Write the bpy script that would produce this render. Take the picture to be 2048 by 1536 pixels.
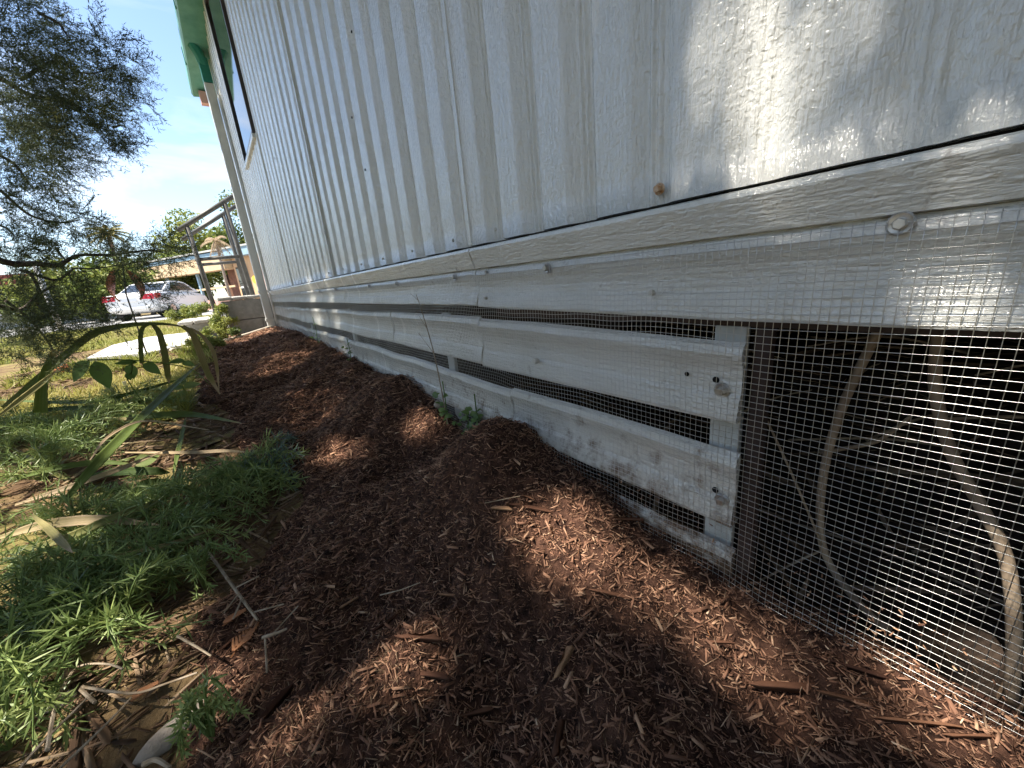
import bpy, math, random
import numpy as np
from mathutils import Matrix, Vector

random.seed(7)
rng = np.random.default_rng(7)
scene = bpy.context.scene
for o in list(bpy.data.objects):
    bpy.data.objects.remove(o)
COL = scene.collection

# ------------------------------------------------------------------ camera
CAMZ = 0.40
FPX = 769.0
_yd = np.array([-594., -163., FPX]); _yd /= np.linalg.norm(_yd)
_dn = np.array([254.6, 2700., FPX]); _dn /= np.linalg.norm(_dn)
_zu = -(_dn - _dn @ _yd * _yd); _zu /= np.linalg.norm(_zu)
CM = np.array([np.cross(_yd, _zu), _yd, _zu])
cam_d = bpy.data.cameras.new('camera')
cam_d.sensor_fit = 'HORIZONTAL'; cam_d.sensor_width = 36.0
cam_d.lens = 36.0 * FPX / 2048.0
cam_d.clip_start = 0.01; cam_d.clip_end = 2000
cam = bpy.data.objects.new('camera', cam_d); COL.objects.link(cam)
cam.matrix_world = Matrix((
    (CM[0, 0], -CM[0, 1], -CM[0, 2], 0.0),
    (CM[1, 0], -CM[1, 1], -CM[1, 2], 0.0),
    (CM[2, 0], -CM[2, 1], -CM[2, 2], CAMZ),
    (0, 0, 0, 1)))
scene.camera = cam

# ------------------------------------------------------------------ sun, sky, exposure
SUN = np.array([-0.50, 0.13, 0.86]); SUN /= np.linalg.norm(SUN)
SUN_EL = math.asin(SUN[2])
sd = bpy.data.lights.new('sun', 'SUN'); sd.energy = 5.0; sd.angle = math.radians(0.53)
sd.color = (1.0, 0.93, 0.82)
so = bpy.data.objects.new('sun', sd); COL.objects.link(so)
so.rotation_euler = Vector(-SUN).to_track_quat('-Z', 'Y').to_euler()
so.location = (-3, 1, 8)

world = bpy.data.worlds.new('World'); scene.world = world; world.use_nodes = True
wt = world.node_tree; wt.nodes.clear()
def WN(t, **k):
    n = wt.nodes.new(t)
    for a, b in k.items(): setattr(n, a, b)
    return n
w_out = WN('ShaderNodeOutputWorld'); w_bg = WN('ShaderNodeBackground')
w_sky = WN('ShaderNodeTexSky', sky_type='NISHITA', sun_disc=False)
w_sky.sun_elevation = SUN_EL
w_sky.sun_rotation = math.atan2(SUN[0], SUN[1])
w_sky.air_density = 1.0; w_sky.dust_density = 0.6; w_sky.ozone_density = 1.2
w_tc = WN('ShaderNodeTexCoord'); w_map = WN('ShaderNodeMapping')
w_map.inputs['Scale'].default_value = (1.6, 1.6, 7.0)
w_map.inputs['Location'].default_value = (0.35, 0.1, 0.55)
w_n = WN('ShaderNodeTexNoise'); w_n.inputs['Scale'].default_value = 1.9
w_n.inputs['Detail'].default_value = 7; w_n.inputs['Roughness'].default_value = 0.55
w_n.inputs['Distortion'].default_value = 0.6
w_r = WN('ShaderNodeValToRGB')
w_r.color_ramp.elements[0].position = 0.49; w_r.color_ramp.elements[1].position = 0.76
w_sep = WN('ShaderNodeSeparateXYZ')
w_h = WN('ShaderNodeMapRange'); w_h.inputs[1].default_value = 0.0; w_h.inputs[2].default_value = 0.45
w_h.inputs[3].default_value = 1.0; w_h.inputs[4].default_value = 0.30
w_mul = WN('ShaderNodeMath', operation='MULTIPLY')
w_mix = WN('ShaderNodeMix', data_type='RGBA')
w_mix.inputs[7].default_value = (5.0, 5.0, 5.05, 1)
L = wt.links.new
L(w_tc.outputs['Generated'], w_map.inputs['Vector']); L(w_map.outputs[0], w_n.inputs['Vector'])
L(w_n.outputs['Fac'], w_r.inputs['Fac']); L(w_tc.outputs['Generated'], w_sep.inputs[0])
L(w_sep.outputs['Z'], w_h.inputs[0]); L(w_r.outputs['Color'], w_mul.inputs[0]); L(w_h.outputs[0], w_mul.inputs[1])
L(w_mul.outputs[0], w_mix.inputs[0]); L(w_sky.outputs[0], w_mix.inputs[6])
L(w_mix.outputs[2], w_bg.inputs['Color']); L(w_bg.outputs[0], w_out.inputs['Surface'])
w_bg.inputs['Strength'].default_value = 0.13

scene.view_settings.view_transform = 'Standard'
scene.view_settings.look = 'None'
scene.view_settings.exposure = 1.3
scene.view_settings.gamma = 1.0
scene.render.engine = 'CYCLES'
scene.cycles.max_bounces = 8
scene.cycles.transparent_max_bounces = 8
scene.cycles.caustics_reflective = False
scene.cycles.caustics_refractive = False

# ------------------------------------------------------------------ helpers
def ray(px, py):
    return CM @ np.array([px - 1024., py - 768., FPX])
def at_y(px, py, Y):
    r = ray(px, py); return np.array([0, 0, CAMZ]) + r * Y / r[1]
def at_x(px, py, X):
    r = ray(px, py); return np.array([0, 0, CAMZ]) + r * X / r[0]

def ss(a, b, t):
    t = np.clip((np.asarray(t, float) - a) / (b - a), 0, 1); return t * t * (3 - 2 * t)

_LAT = rng.random((256, 256))
def vnoise(x, y):
    x = np.asarray(x, float); y = np.asarray(y, float)
    xi = np.floor(x).astype(int); yi = np.floor(y).astype(int)
    fx = x - xi; fy = y - yi
    fx = fx * fx * (3 - 2 * fx); fy = fy * fy * (3 - 2 * fy)
    g = lambda i, j: _LAT[i % 256, j % 256]
    a = g(xi, yi) * (1 - fx) + g(xi + 1, yi) * fx
    b = g(xi, yi + 1) * (1 - fx) + g(xi + 1, yi + 1) * fx
    return (a * (1 - fy) + b * fy) * 2 - 1
def fbm(x, y, o=4):
    s = 0; a = 1
    for i in range(o):
        s = s + a * vnoise(x * 2 ** i + 17.3 * i, y * 2 ** i + 5.1 * i); a *= 0.5
    return s

WY = [-3, -.3, 0., .15, .24, .32, .42, .52, .62, .74, .90, 1.07, 1.4, 2.3, 3.9, 6]
WZ = [.02, .03, .035, .036, .050, .072, .094, .124, .085, .042, .085, .125, .112, .135, .135, .12]
WALLX = 0.40
MOUNDS = [(.30, .51, .060, .085), (.30, .30, .022, .07), (.32, 1.06, .028, .09), (.12, .66, .016, .10), (.22, 1.5, .040, .17), (.08, 2.0, .040, .2), (.30, 2.3, .03, .16), (.15, 2.8, .05, .25), (.08, .45, -.012, .09),
          (.25, .76, -.03, .09), (.16, 1.24, -.022, .12), (.0, 1.6, -.015, .15), (.2, 1.78, -.02, .12), (.05, 1.1, .02, .10), (-.02, .3, .012, .07), (.17, .13, .016, .06)]
def bumps(x, y):
    b = 0
    for mx_, my_, h, r_ in MOUNDS: b = b + h * np.exp(-((x - mx_) ** 2 + ((y - my_) * .85) ** 2) / r_ ** 2)
    return b
def gz(x, y):
    x = np.asarray(x, float); y = np.asarray(y, float)
    base = 0.10 * ss(0.3, 3.5, y) - 0.15 * ss(8, 17, y)
    base = base + 0.05 * ss(5.5, 8, y) * (1 - ss(8.5, 12, y))
    zw = np.interp(y, WY, WZ)
    d = np.clip(WALLX - x, 0, None)
    m = (zw - base) * np.exp(-(d / 0.2) ** 2)
    fade = (1 - ss(4.3, 5.0, y))
    z = base + m * fade
    near = np.exp(-(np.clip(-.1 - x, 0, None) / .5) ** 2) * fade
    z = z + near * (0.016 * vnoise(x * 6 + 3.1, y * 6 + 1.7) + 0.009 * vnoise(x * 15, y * 15) + bumps(x, y)) * np.minimum(1, 0.4 + d * 4)
    z = z + 0.008 * vnoise(x * 2.2 + 9, y * 2.2)
    # lower ground inside the crawl space
    ins = ss(0.405, 0.50, x) * (1 - ss(4.0, 4.25, y)) * (1 - ss(4.6, 4.8, x))
    z = z * (1 - ins) + ins * (-0.055 + .16 * ss(.5, 1.6, x) + 0.012 * vnoise(x * 9, y * 9))
    return z
def hit(px, py, zoff=0.0):
    r = ray(px, py); t = (0.05 - CAMZ) / r[2]
    for _ in range(40):
        p = np.array([0, 0, CAMZ]) + r * t
        tn = (float(gz(p[0], p[1])) + zoff - CAMZ) / r[2]
        t = 0.6 * t + 0.4 * tn
    return np.array([0, 0, CAMZ]) + r * t

def newmesh(name, V, F, smooth=False, tint=None):
    V = np.asarray(V, np.float32).reshape(-1, 3)
    me = bpy.data.meshes.new(name)
    if isinstance(F, np.ndarray):
        n, k = F.shape
        me.vertices.add(len(V)); me.vertices.foreach_set('co', V.ravel())
        me.loops.add(n * k); me.loops.foreach_set('vertex_index', F.astype(np.int32).ravel())
        me.polygons.add(n)
        me.polygons.foreach_set('loop_start', np.arange(0, n * k, k, dtype=np.int32))
        me.polygons.foreach_set('loop_total', np.full(n, k, np.int32))
        if smooth: me.polygons.foreach_set('use_smooth', np.ones(n, bool))
        me.update(calc_edges=True)
    else:
        me.from_pydata([tuple(map(float, v)) for v in V], [], [tuple(f) for f in F])
        if smooth:
            for p in me.polygons: p.use_smooth = True
        me.update()
    if tint is not None:
        a = me.attributes.new('tint', 'FLOAT', 'POINT')
        a.data.foreach_set('value', np.asarray(tint, np.float32))
    return me

class MB:
    """collects shapes that become ONE mesh object"""
    def __init__(s): s.V = []; s.F = []; s.n = 0; s.T = []
    def add(s, V, F, t=0.5):
        V = np.asarray(V, float).reshape(-1, 3)
        s.V.append(V); s.F += [tuple(int(i) + s.n for i in f) for f in F]; s.n += len(V)
        s.T.append(np.zeros(len(V)) + t); return s
    def box(s, a, b, t=0.5):
        (x0, y0, z0), (x1, y1, z1) = a, b
        V = [(x0, y0, z0), (x1, y0, z0), (x1, y1, z0), (x0, y1, z0), (x0, y0, z1), (x1, y0, z1), (x1, y1, z1), (x0, y1, z1)]
        return s.add(V, [(0, 3, 2, 1), (4, 5, 6, 7), (0, 1, 5, 4), (1, 2, 6, 5), (2, 3, 7, 6), (3, 0, 4, 7)], t)
    def tube(s, P, R, k=6, t=0.5, cap=True):
        V, F = tube(P, R, k, cap); return s.add(V, F, t)
    def obj(s, name, mat, parent=None, smooth=False, bevel=0):
        me = newmesh(name, np.vstack(s.V), s.F, smooth, np.concatenate(s.T))
        return link(name, me, mat, parent, bevel)

def tube(P, R, k=6, cap=True):
    P = np.asarray(P, float); n = len(P)
    R = np.full(n, R) if np.isscalar(R) else np.asarray(R, float)
    T = np.gradient(P, axis=0); T /= np.linalg.norm(T, axis=1)[:, None] + 1e-12
    up = np.array([0., 0., 1.])
    if abs(T[0] @ up) > 0.9: up = np.array([1., 0., 0.])
    V = []
    for i in range(n):
        u = up - up @ T[i] * T[i]; u /= np.linalg.norm(u); w = np.cross(T[i], u); up = u
        for j in range(k):
            a = 2 * math.pi * j / k
            V.append(P[i] + R[i] * (math.cos(a) * u + math.sin(a) * w))
    F = [(i * k + j, i * k + (j + 1) % k, (i + 1) * k + (j + 1) % k, (i + 1) * k + j) for i in range(n - 1) for j in range(k)]
    if cap:
        F.append(tuple(range(k - 1, -1, -1))); F.append(tuple((n - 1) * k + j for j in range(k)))
    return V, F

def spline(P, n=24):
    """Catmull-Rom through the points"""
    P = np.asarray(P, float); m = len(P)
    Q = np.vstack([2 * P[0] - P[1], P, 2 * P[-1] - P[-2]])
    out = []
    for t in np.linspace(0, m - 1 - 1e-9, n):
        i = int(t); f = t - i
        a, b, c, d = Q[i], Q[i + 1], Q[i + 2], Q[i + 3]
        out.append(0.5 * (2 * b + (c - a) * f + (2 * a - 5 * b + 4 * c - d) * f * f + (3 * b - a - 3 * c + d) * f ** 3))
    return np.array(out)

def link(name, me, mat, parent=None, bevel=0):
    o = bpy.data.objects.new(name, me); COL.objects.link(o)
    if mat is not None and not me.materials: me.materials.append(mat)
    if parent is not None: o.parent = parent
    if bevel:
        b = o.modifiers.new('b', 'BEVEL'); b.width = bevel; b.segments = 2; b.limit_method = 'ANGLE'
    return o
def tag(o, label=None, cat=None, group=None, kind=None):
    if label: o['label'] = label
    if cat: o['category'] = cat
    if group: o['group'] = group
    if kind: o['kind'] = kind
    return o
def empty(name, loc, label, cat, group=None):
    o = bpy.data.objects.new(name, None); COL.objects.link(o); o.location = [float(v) for v in loc]
    o.empty_display_size = 0.05
    return tag(o, label, cat, group)
def put(o, parent):
    """parent a mesh whose verts are in world space to an Empty standing elsewhere"""
    o.parent = parent; o.matrix_parent_inverse = Matrix.Translation(-parent.location) if parent.type == 'EMPTY' else Matrix()
    return o

# ------------------------------------------------------------------ materials
def mat(name, col, rough=0.6, metal=0.0, spec=0.5, build=None):
    m = bpy.data.materials.new(name); m.use_nodes = True
    nt = m.node_tree; b = nt.nodes['Principled BSDF']
    b.inputs['Base Color'].default_value = (*col, 1); b.inputs['Roughness'].default_value = rough
    b.inputs['Metallic'].default_value = metal; b.inputs['Specular IOR Level'].default_value = spec
    if build: build(nt, b)
    return m
def N(nt, t, ins=None, **k):
    n = nt.nodes.new(t)
    for a, v in k.items(): setattr(n, a, v)
    for a, v in (ins or {}).items(): n.inputs[a].default_value = v
    return n
def ramp(nt, stops):
    r = nt.nodes.new('ShaderNodeValToRGB'); e = r.color_ramp.elements
    while len(e) < len(stops): e.new(0.5)
    for x, (p, c) in zip(e, stops): x.position = p; x.color = (*c, 1)
    return r
def coords(nt, scale=(1, 1, 1), obj=True):
    tc = N(nt, 'ShaderNodeTexCoord'); mp = N(nt, 'ShaderNodeMapping'); mp.inputs['Scale'].default_value = scale
    nt.links.new(tc.outputs['Object'], mp.inputs['Vector']); return mp.outputs[0]
def noise(nt, vec, scale, detail=4, rough=0.55, dist=0.0):
    n = N(nt, 'ShaderNodeTexNoise', {'Scale': scale, 'Detail': detail, 'Roughness': rough, 'Distortion': dist})
    nt.links.new(vec, n.inputs['Vector']); return n.outputs['Fac']
def bump(nt, b, h, strength, dist, prev=None):
    n = N(nt, 'ShaderNodeBump', {'Strength': strength, 'Distance': dist})
    nt.links.new(h, n.inputs['Height'])
    if prev is not None: nt.links.new(prev, n.inputs['Normal'])
    nt.links.new(n.outputs[0], b.inputs['Normal']); return n.outputs[0]
def mixc(nt, fac, a, c):
    m = N(nt, 'ShaderNodeMix', data_type='RGBA')
    for s, v in ((6, a), (7, c)):
        if isinstance(v, tuple): m.inputs[s].default_value = (*v, 1)
        else: nt.links.new(v, m.inputs[s])
    if isinstance(fac, float): m.inputs[0].default_value = fac
    else: nt.links.new(fac, m.inputs[0])
    return m.outputs[2]

def noisy(name, a, b_, scale=8, rough=0.7, bs=0.3, bd=0.004, stretch=(1, 1, 1), detail=5, spec=0.4, lo=.35, hi=.65, metal=0):
    def f(nt, b):
        v = coords(nt, stretch); n = noise(nt, v, scale, detail)
        r = ramp(nt, [(lo, a), (hi, b_)]); nt.links.new(n, r.inputs[0]); nt.links.new(r.outputs[0], b.inputs['Base Color'])
        n2 = noise(nt, v, scale * 4, 4); bump(nt, b, n2, bs, bd)
    return mat(name, a, rough, metal, spec, f)

def paint_metal(vertical):
    """painted embossed aluminium: wood-grain relief under a satin paint"""
    def f(nt, b):
        st = (1, 1, 0.10) if vertical else (1, 0.10, 1)
        v = coords(nt, st)
        g1 = noise(nt, v, 130, 3, .6, 1.2)
        g2 = noise(nt, v, 420, 2, .5, .4)
        v2 = coords(nt, (1, 1, .3) if vertical else (1, .3, 1))
        g3 = noise(nt, v2, 260, 2, .5, .3)
        v3 = coords(nt)
        g4 = noise(nt, v3, 190, 2, .5, .6)
        big = noise(nt, v3, 5.0, 3)
        a = N(nt, 'ShaderNodeMath', {1: 0.55}, operation='MULTIPLY'); nt.links.new(g2, a.inputs[0])
        s = N(nt, 'ShaderNodeMath', operation='ADD'); nt.links.new(g1, s.inputs[0]); nt.links.new(a.outputs[0], s.inputs[1])
        s2 = N(nt, 'ShaderNodeMath', operation='ADD'); nt.links.new(s.outputs[0], s2.inputs[0]); nt.links.new(g3, s2.inputs[1])
        m4 = N(nt, 'ShaderNodeMath', {1: 0.9}, operation='MULTIPLY'); nt.links.new(g4, m4.inputs[0])
        s3 = N(nt, 'ShaderNodeMath', operation='ADD'); nt.links.new(s2.outputs[0], s3.inputs[0]); nt.links.new(m4.outputs[0], s3.inputs[1])
        p = bump(nt, b, s3.outputs[0], .8, 0.0021 if vertical else 0.0017)
        bump(nt, b, big, 0.25, 0.01, p)
        # grime runs
        vr = coords(nt, (9, 9, .7) if vertical else (1, 6, 2))
        st1 = noise(nt, vr, 2.2, 4)
        r = ramp(nt, [(0.35, (0.74, 0.735, 0.68)), (0.62, (0.81, 0.80, 0.745)), (0.80, (0.75, 0.72, 0.63))])
        nt.links.new(st1, r.inputs[0])
        spk = noise(nt, v3, 900, 2, .7)
        r2 = ramp(nt, [(0.70, (1, 1, 1)), (0.78, (.55, .5, .42))]); nt.links.new(spk, r2.inputs[0])
        mm = N(nt, 'ShaderNodeMix', {0: 1.0}, data_type='RGBA', blend_type='MULTIPLY')
        nt.links.new(r.outputs[0], mm.inputs[6]); nt.links.new(r2.outputs[0], mm.inputs[7])
        cout = mm.outputs[2]
        if not vertical:
            tc = N(nt, 'ShaderNodeTexCoord'); sx = N(nt, 'ShaderNodeSeparateXYZ'); nt.links.new(tc.outputs['Object'], sx.inputs[0])
            mr = N(nt, 'ShaderNodeMapRange', {1: .20, 2: .03, 3: 0.0, 4: .42}); nt.links.new(sx.outputs['Z'], mr.inputs[0])
            dn = noise(nt, v3, 34, 6, .7); ad = N(nt, 'ShaderNodeMath', operation='ADD'); nt.links.new(mr.outputs[0], ad.inputs[0]); nt.links.new(dn, ad.inputs[1])
            rd = ramp(nt, [(.62, (0, 0, 0)), (.86, (1, 1, 1))]); nt.links.new(ad.outputs[0], rd.inputs[0])
            cout = mixc(nt, rd.outputs[0], cout, (.20, .135, .09))
        nt.links.new(cout, b.inputs['Base Color'])
        rr = N(nt, 'ShaderNodeMapRange', {3: .16, 4: .34}); nt.links.new(st1, rr.inputs[0]); nt.links.new(rr.outputs[0], b.inputs['Roughness'])
    def f2(nt, b):
        f(nt, b); b.inputs['Coat Weight'].default_value = .8; b.inputs['Coat Roughness'].default_value = .14; b.inputs['Coat IOR'].default_value = 1.6
        bn = b.inputs['Normal'].links[0].from_socket; nt.links.new(bn, b.inputs['Coat Normal'])
    return mat('painted_siding' if vertical else 'painted_skirting', (.57, .6, .58), .3, 0, .55, f2)
M_SID = paint_metal(True); M_SKT = paint_metal(False)

def tinted(name, stops, rough=0.8, spec=0.25, transl=0.0, vein=None, objrand=False):
    def f(nt, b):
        r = ramp(nt, stops)
        if objrand:
            oi = N(nt, 'ShaderNodeObjectInfo'); src = oi.outputs['Random']
        else:
            at = N(nt, 'ShaderNodeAttribute', attribute_name='tint'); src = at.outputs['Fac']
        v = coords(nt); n = noise(nt, v, 60, 3)
        ad = N(nt, 'ShaderNodeMath', operation='ADD'); sb = N(nt, 'ShaderNodeMath', {1: 0.5}, operation='SUBTRACT')
        ml = N(nt, 'ShaderNodeMath', {1: 0.45}, operation='MULTIPLY')
        nt.links.new(n, sb.inputs[0]); nt.links.new(sb.outputs[0], ml.inputs[0])
        nt.links.new(src, ad.inputs[0]); nt.links.new(ml.outputs[0], ad.inputs[1])
        nt.links.new(ad.outputs[0], r.inputs[0]); nt.links.new(r.outputs[0], b.inputs['Base Color'])
        if transl:
            out = nt.nodes['Material Output']; tr = N(nt, 'ShaderNodeBsdfTranslucent'); mx = N(nt, 'ShaderNodeMixShader', {0: transl})
            nt.links.new(r.outputs[0], tr.inputs[0]); nt.links.new(b.outputs[0], mx.inputs[1]); nt.links.new(tr.outputs[0], mx.inputs[2])
            nt.links.new(mx.outputs[0], out.inputs['Surface'])
    return mat(name, stops[0][1], rough, 0, spec, f)

M_CHIP = tinted('mulch_chip', [(0.0, (.055, .026, .017)), (.35, (.275, .142, .088)), (.7, (.52, .32, .20)), (1.0, (.68, .5, .34))], .85, .2)
M_BIGCHIP = tinted('big_chip', [(0.0, (.05, .022, .014)), (.7, (.13, .06, .035)), (.92, (.24, .12, .065)), (1.0, (.45, .27, .15))], .85, .2, objrand=True)
M_BED = noisy('mulch_soil', (.022, .011, .008), (.11, .055, .036), 90, .95, .8, .006, detail=6, spec=.15)  # soil colour darkened so gaps between the chips read as shadow
def ground_build(nt, b):
    v = coords(nt); n = noise(nt, v, 3.5, 6); n2 = noise(nt, v, 60, 6, .65)
    r = ramp(nt, [(.33, (.12, .075, .045)), (.46, (.20, .14, .075)), (.58, (.25, .21, .085))]); nt.links.new(n, r.inputs[0])
    r2 = ramp(nt, [(.3, (.55, .55, .55)), (.7, (1.25, 1.2, 1.1))]); nt.links.new(n2, r2.inputs[0])
    mm = N(nt, 'ShaderNodeMix', {0: 1.0}, data_type='RGBA', blend_type='MULTIPLY')
    nt.links.new(r.outputs[0], mm.inputs[6]); nt.links.new(r2.outputs[0], mm.inputs[7]); nt.links.new(mm.outputs[2], b.inputs['Base Color'])
    bump(nt, b, n2, .7, .01)
M_GROUND = mat('lawn_soil', (.1, .07, .04), .95, 0, .1, ground_build)
M_LITTER = tinted('dry_litter', [(0.0, (.06, .035, .022)), (.5, (.20, .12, .07)), (1.0, (.42, .31, .2))], .85, .2)
M_GRASS = tinted('grass_blade', [(0.0, (.17, .21, .04)), (.5, (.34, .34, .08)), (1.0, (.52, .45, .19))], .6, .3, .35)
M_FERN = tinted('fern_needle', [(0.0, (.08, .125, .045)), (.5, (.19, .27, .085)), (1.0, (.36, .42, .14))], .45, .45, .25)
M_FERNB = tinted('blue_fern_needle', [(0.0, (.05, .085, .065)), (.6, (.11, .17, .13)), (1.0, (.2, .27, .2))], .45, .45, .2)
M_JUN = tinted('juniper_needle', [(0.0, (.05, .066, .034)), (.5, (.11, .135, .06)), (.85, (.2, .22, .075)), (1.0, (.34, .33, .10))], .55, .35, .4)
M_BARK = noisy('juniper_bark', (.05, .038, .03), (.13, .10, .08), 40, .9, .6, .004)
M_TWIG = noisy('dry_twig', (.22, .16, .10), (.42, .34, .25), 60, .8, .3, .002)
M_STEM = noisy('crawl_stem', (.26, .19, .13), (.40, .31, .22), 35, .75, .3, .002)
M_GALV = mat('galvanised_wire', (.62, .61, .58), .34, 1.0)
M_STEEL = noisy('zinc_screw', (.45, .44, .42), (.62, .6, .57), 200, .38, .2, .0005, metal=.9)
M_RUST = noisy('rusty_screw', (.42, .20, .07), (.70, .55, .40), 220, .6, .4, .0006, metal=.3)
M_CREAM = mat('painted_screw', (.62, .60, .54), .4)
M_HOLE = mat('dark_hole', (.008, .008, .008), .9)
M_GAPSHADE = mat('black_gap_shade', (.012, .012, .012), .8)  # near-black colour standing for the shade inside an open gap
M_POST = noisy('stained_post', (.045, .028, .024), (.08, .052, .044), 20, .7, .5, .003, (1, 1, .2))
M_STUD = noisy('white_stud', (.50, .52, .50), (.62, .64, .62), 30, .6, .3, .002, (1, 1, .2))
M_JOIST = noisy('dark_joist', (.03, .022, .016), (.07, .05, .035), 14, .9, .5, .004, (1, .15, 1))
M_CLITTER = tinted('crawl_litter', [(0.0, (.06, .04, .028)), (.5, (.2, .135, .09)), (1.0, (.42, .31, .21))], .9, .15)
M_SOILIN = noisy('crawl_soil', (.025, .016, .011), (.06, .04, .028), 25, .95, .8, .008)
M_GREEN = noisy('green_roof_paint', (.085, .27, .20), (.15, .37, .285), 9, .45, .2, .003)
M_GREEND = noisy('teal_downspout', (.012, .16, .12), (.025, .22, .165), 10, .4, .15, .002)
M_PIPE = noisy('white_downspout', (.52, .54, .52), (.62, .63, .60), 5, .4, .2, .003, (4, 4, .5))
M_FRAME = mat('bronze_window_frame', (.10, .08, .07), .4, .6)
def glass_build(nt, b): pass
M_GLASS = mat('window_glass', (.02, .025, .03), .03, 0, 1.0)
M_BLOCK = noisy('grey_block', (.25, .25, .235), (.34, .335, .315), 24, .9, .5, .004)
M_CAP = noisy('stone_cap', (.40, .38, .35), (.56, .54, .50), 14, .9, .8, .01)
M_CONC = noisy('concrete', (.50, .49, .46), (.64, .63, .60), 10, .9, .4, .004)
M_RAIL = noisy('grey_rail_paint', (.075, .072, .066), (.115, .11, .10), 20, .5, .3, .002)
M_COPPER = noisy('copper_spinner', (.30, .13, .10), (.48, .24, .17), 20, .35, .1, .001, metal=.7)
M_IRON = mat('dark_rod', (.06, .055, .05), .6, .5)
M_CARW = mat('white_car_paint', (.78, .77, .75), .25, 0, .6)
M_CARG = mat('car_glass', (.03, .035, .04), .05, 0, .9)
M_RED = mat('red_tail_lens', (.45, .02, .03), .2)
M_TYRE = mat('tyre', (.02, .02, .02), .85)
M_RIM = mat('alloy_rim', (.5, .5, .5), .35, .9)
M_PLATE = mat('number_plate', (.65, .66, .68), .4)
M_ORANGE = noisy('tan_stucco', (.60, .36, .20), (.70, .45, .26), 6, .9, .3, .004, (3, 3, .4))
M_TAN = noisy('tan_fascia', (.58, .42, .25), (.68, .50, .31), 4, .8, .2, .003)
M_BLUE = noisy('blue_grey_fascia', (.24, .36, .44), (.32, .45, .54), 4, .7, .2, .003)
M_BROWNW = noisy('brown_wall', (.20, .10, .07), (.28, .15, .10), 6, .9, .3, .003)
M_PINK = noisy('pink_trim', (.55, .30, .25), (.65, .38, .32), 6, .8, .2, .002)
M_REDROOF = noisy('red_roof', (.30, .07, .06), (.42, .12, .10), 5, .8, .2, .003)
M_GREYW = noisy('pale_wall', (.42, .42, .38), (.55, .54, .50), 3, .9, .2, .003)
M_YELLOW = mat('yellow_sign', (.75, .50, .06), .5)
M_TERRA = noisy('terracotta', (.50, .14, .05), (.62, .22, .08), 12, .8, .2, .002)
M_STONE = noisy('pale_stone', (.26, .22, .18), (.40, .35, .29), 18, .9, .7, .006)
M_WHITE = mat('white_plastic', (.75, .75, .73), .5)
M_HOSE = noisy('cream_pipe', (.50, .43, .33), (.62, .55, .44), 12, .6, .2, .002)
M_ASPHALT = noisy('driveway', (.30, .29, .275), (.40, .39, .37), 12, .9, .4, .004)
M_PALMT = noisy('palm_trunk', (.20, .15, .11), (.33, .26, .2), 12, .9, .6, .01, (1, 1, 3))
M_PALML = tinted('palm_frond', [(0.0, (.08, .10, .025)), (.6, (.22, .21, .05)), (1.0, (.42, .30, .10))], .6, .3, .3)
M_DRYP = tinted('dry_frond', [(0.0, (.28, .20, .12)), (1.0, (.55, .42, .27))], .8, .2, .2)
M_BUSH = tinted('shrub_leaf', [(0.0, (.05, .08, .02)), (.5, (.15, .20, .04)), (1.0, (.34, .36, .09))], .55, .35, .3)
def leaf_build(nt, b):
    at = N(nt, 'ShaderNodeAttribute', attribute_name='tint')
    v = coords(nt); n = noise(nt, v, 14, 4)
    ad = N(nt, 'ShaderNodeMath', operation='ADD'); ml = N(nt, 'ShaderNodeMath', {1: .35}, operation='MULTIPLY')
    nt.links.new(n, ml.inputs[0]); nt.links.new(at.outputs['Fac'], ad.inputs[0]); nt.links.new(ml.outputs[0], ad.inputs[1])
    r = ramp(nt, [(.2, (.045, .085, .02)), (.55, (.14, .19, .045)), (.85, (.36, .30, .13)), (1.1, (.50, .38, .24))]); nt.links.new(ad.outputs[0], r.inputs[0])
    nt.links.new(r.outputs[0], b.inputs['Base Color'])
    out = nt.nodes['Material Output']; tr = N(nt, 'ShaderNodeBsdfTranslucent'); mx = N(nt, 'ShaderNodeMixShader', {0: .3})
    nt.links.new(r.outputs[0], tr.inputs[0]); nt.links.new(b.outputs[0], mx.inputs[1]); nt.links.new(tr.outputs[0], mx.inputs[2])
    nt.links.new(mx.outputs[0], out.inputs['Surface'])
M_STRAP = mat('strap_leaf', (.1, .15, .04), .65, 0, .18, leaf_build)
M_BROAD = tinted('broad_leaf', [(0.0, (.07, .13, .03)), (.6, (.16, .25, .065)), (1.0, (.30, .37, .13))], .5, .35, .45)
M_CEDAR = mat('dry_cedar_sprig', (.40, .17, .07), .8)

# ------------------------------------------------------------------ ground and mulch bed
xs = np.unique(np.concatenate([np.linspace(-90, -6, 22), np.linspace(-6, -1.6, 24), np.linspace(-1.6, .39, 60), np.linspace(.39, .56, 14), np.linspace(.56, 5, 24), np.linspace(5, 90, 20)]))
ys = np.unique(np.concatenate([np.linspace(-60, -2, 16), np.linspace(-2, 6, 170), np.linspace(6, 14, 40), np.linspace(14, 30, 24), np.linspace(30, 160, 20)]))
GX, GY = np.meshgrid(xs, ys)
def grid_faces(nx, ny):
    i = np.arange(nx - 1); j = np.arange(ny - 1); I, J = np.meshgrid(i, j)
    a = (J * nx + I).ravel(); return np.stack([a, a + 1, a + nx + 1, a + nx], 1)
BEDL = lambda y: np.interp(y, [-1, .35, .57, .74, .82, 1.2, 1.7, 3.2, 4.3], [-.16, -.12, -.13, -.04, .02, -.05, -.10, -.12, -.02])
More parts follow.
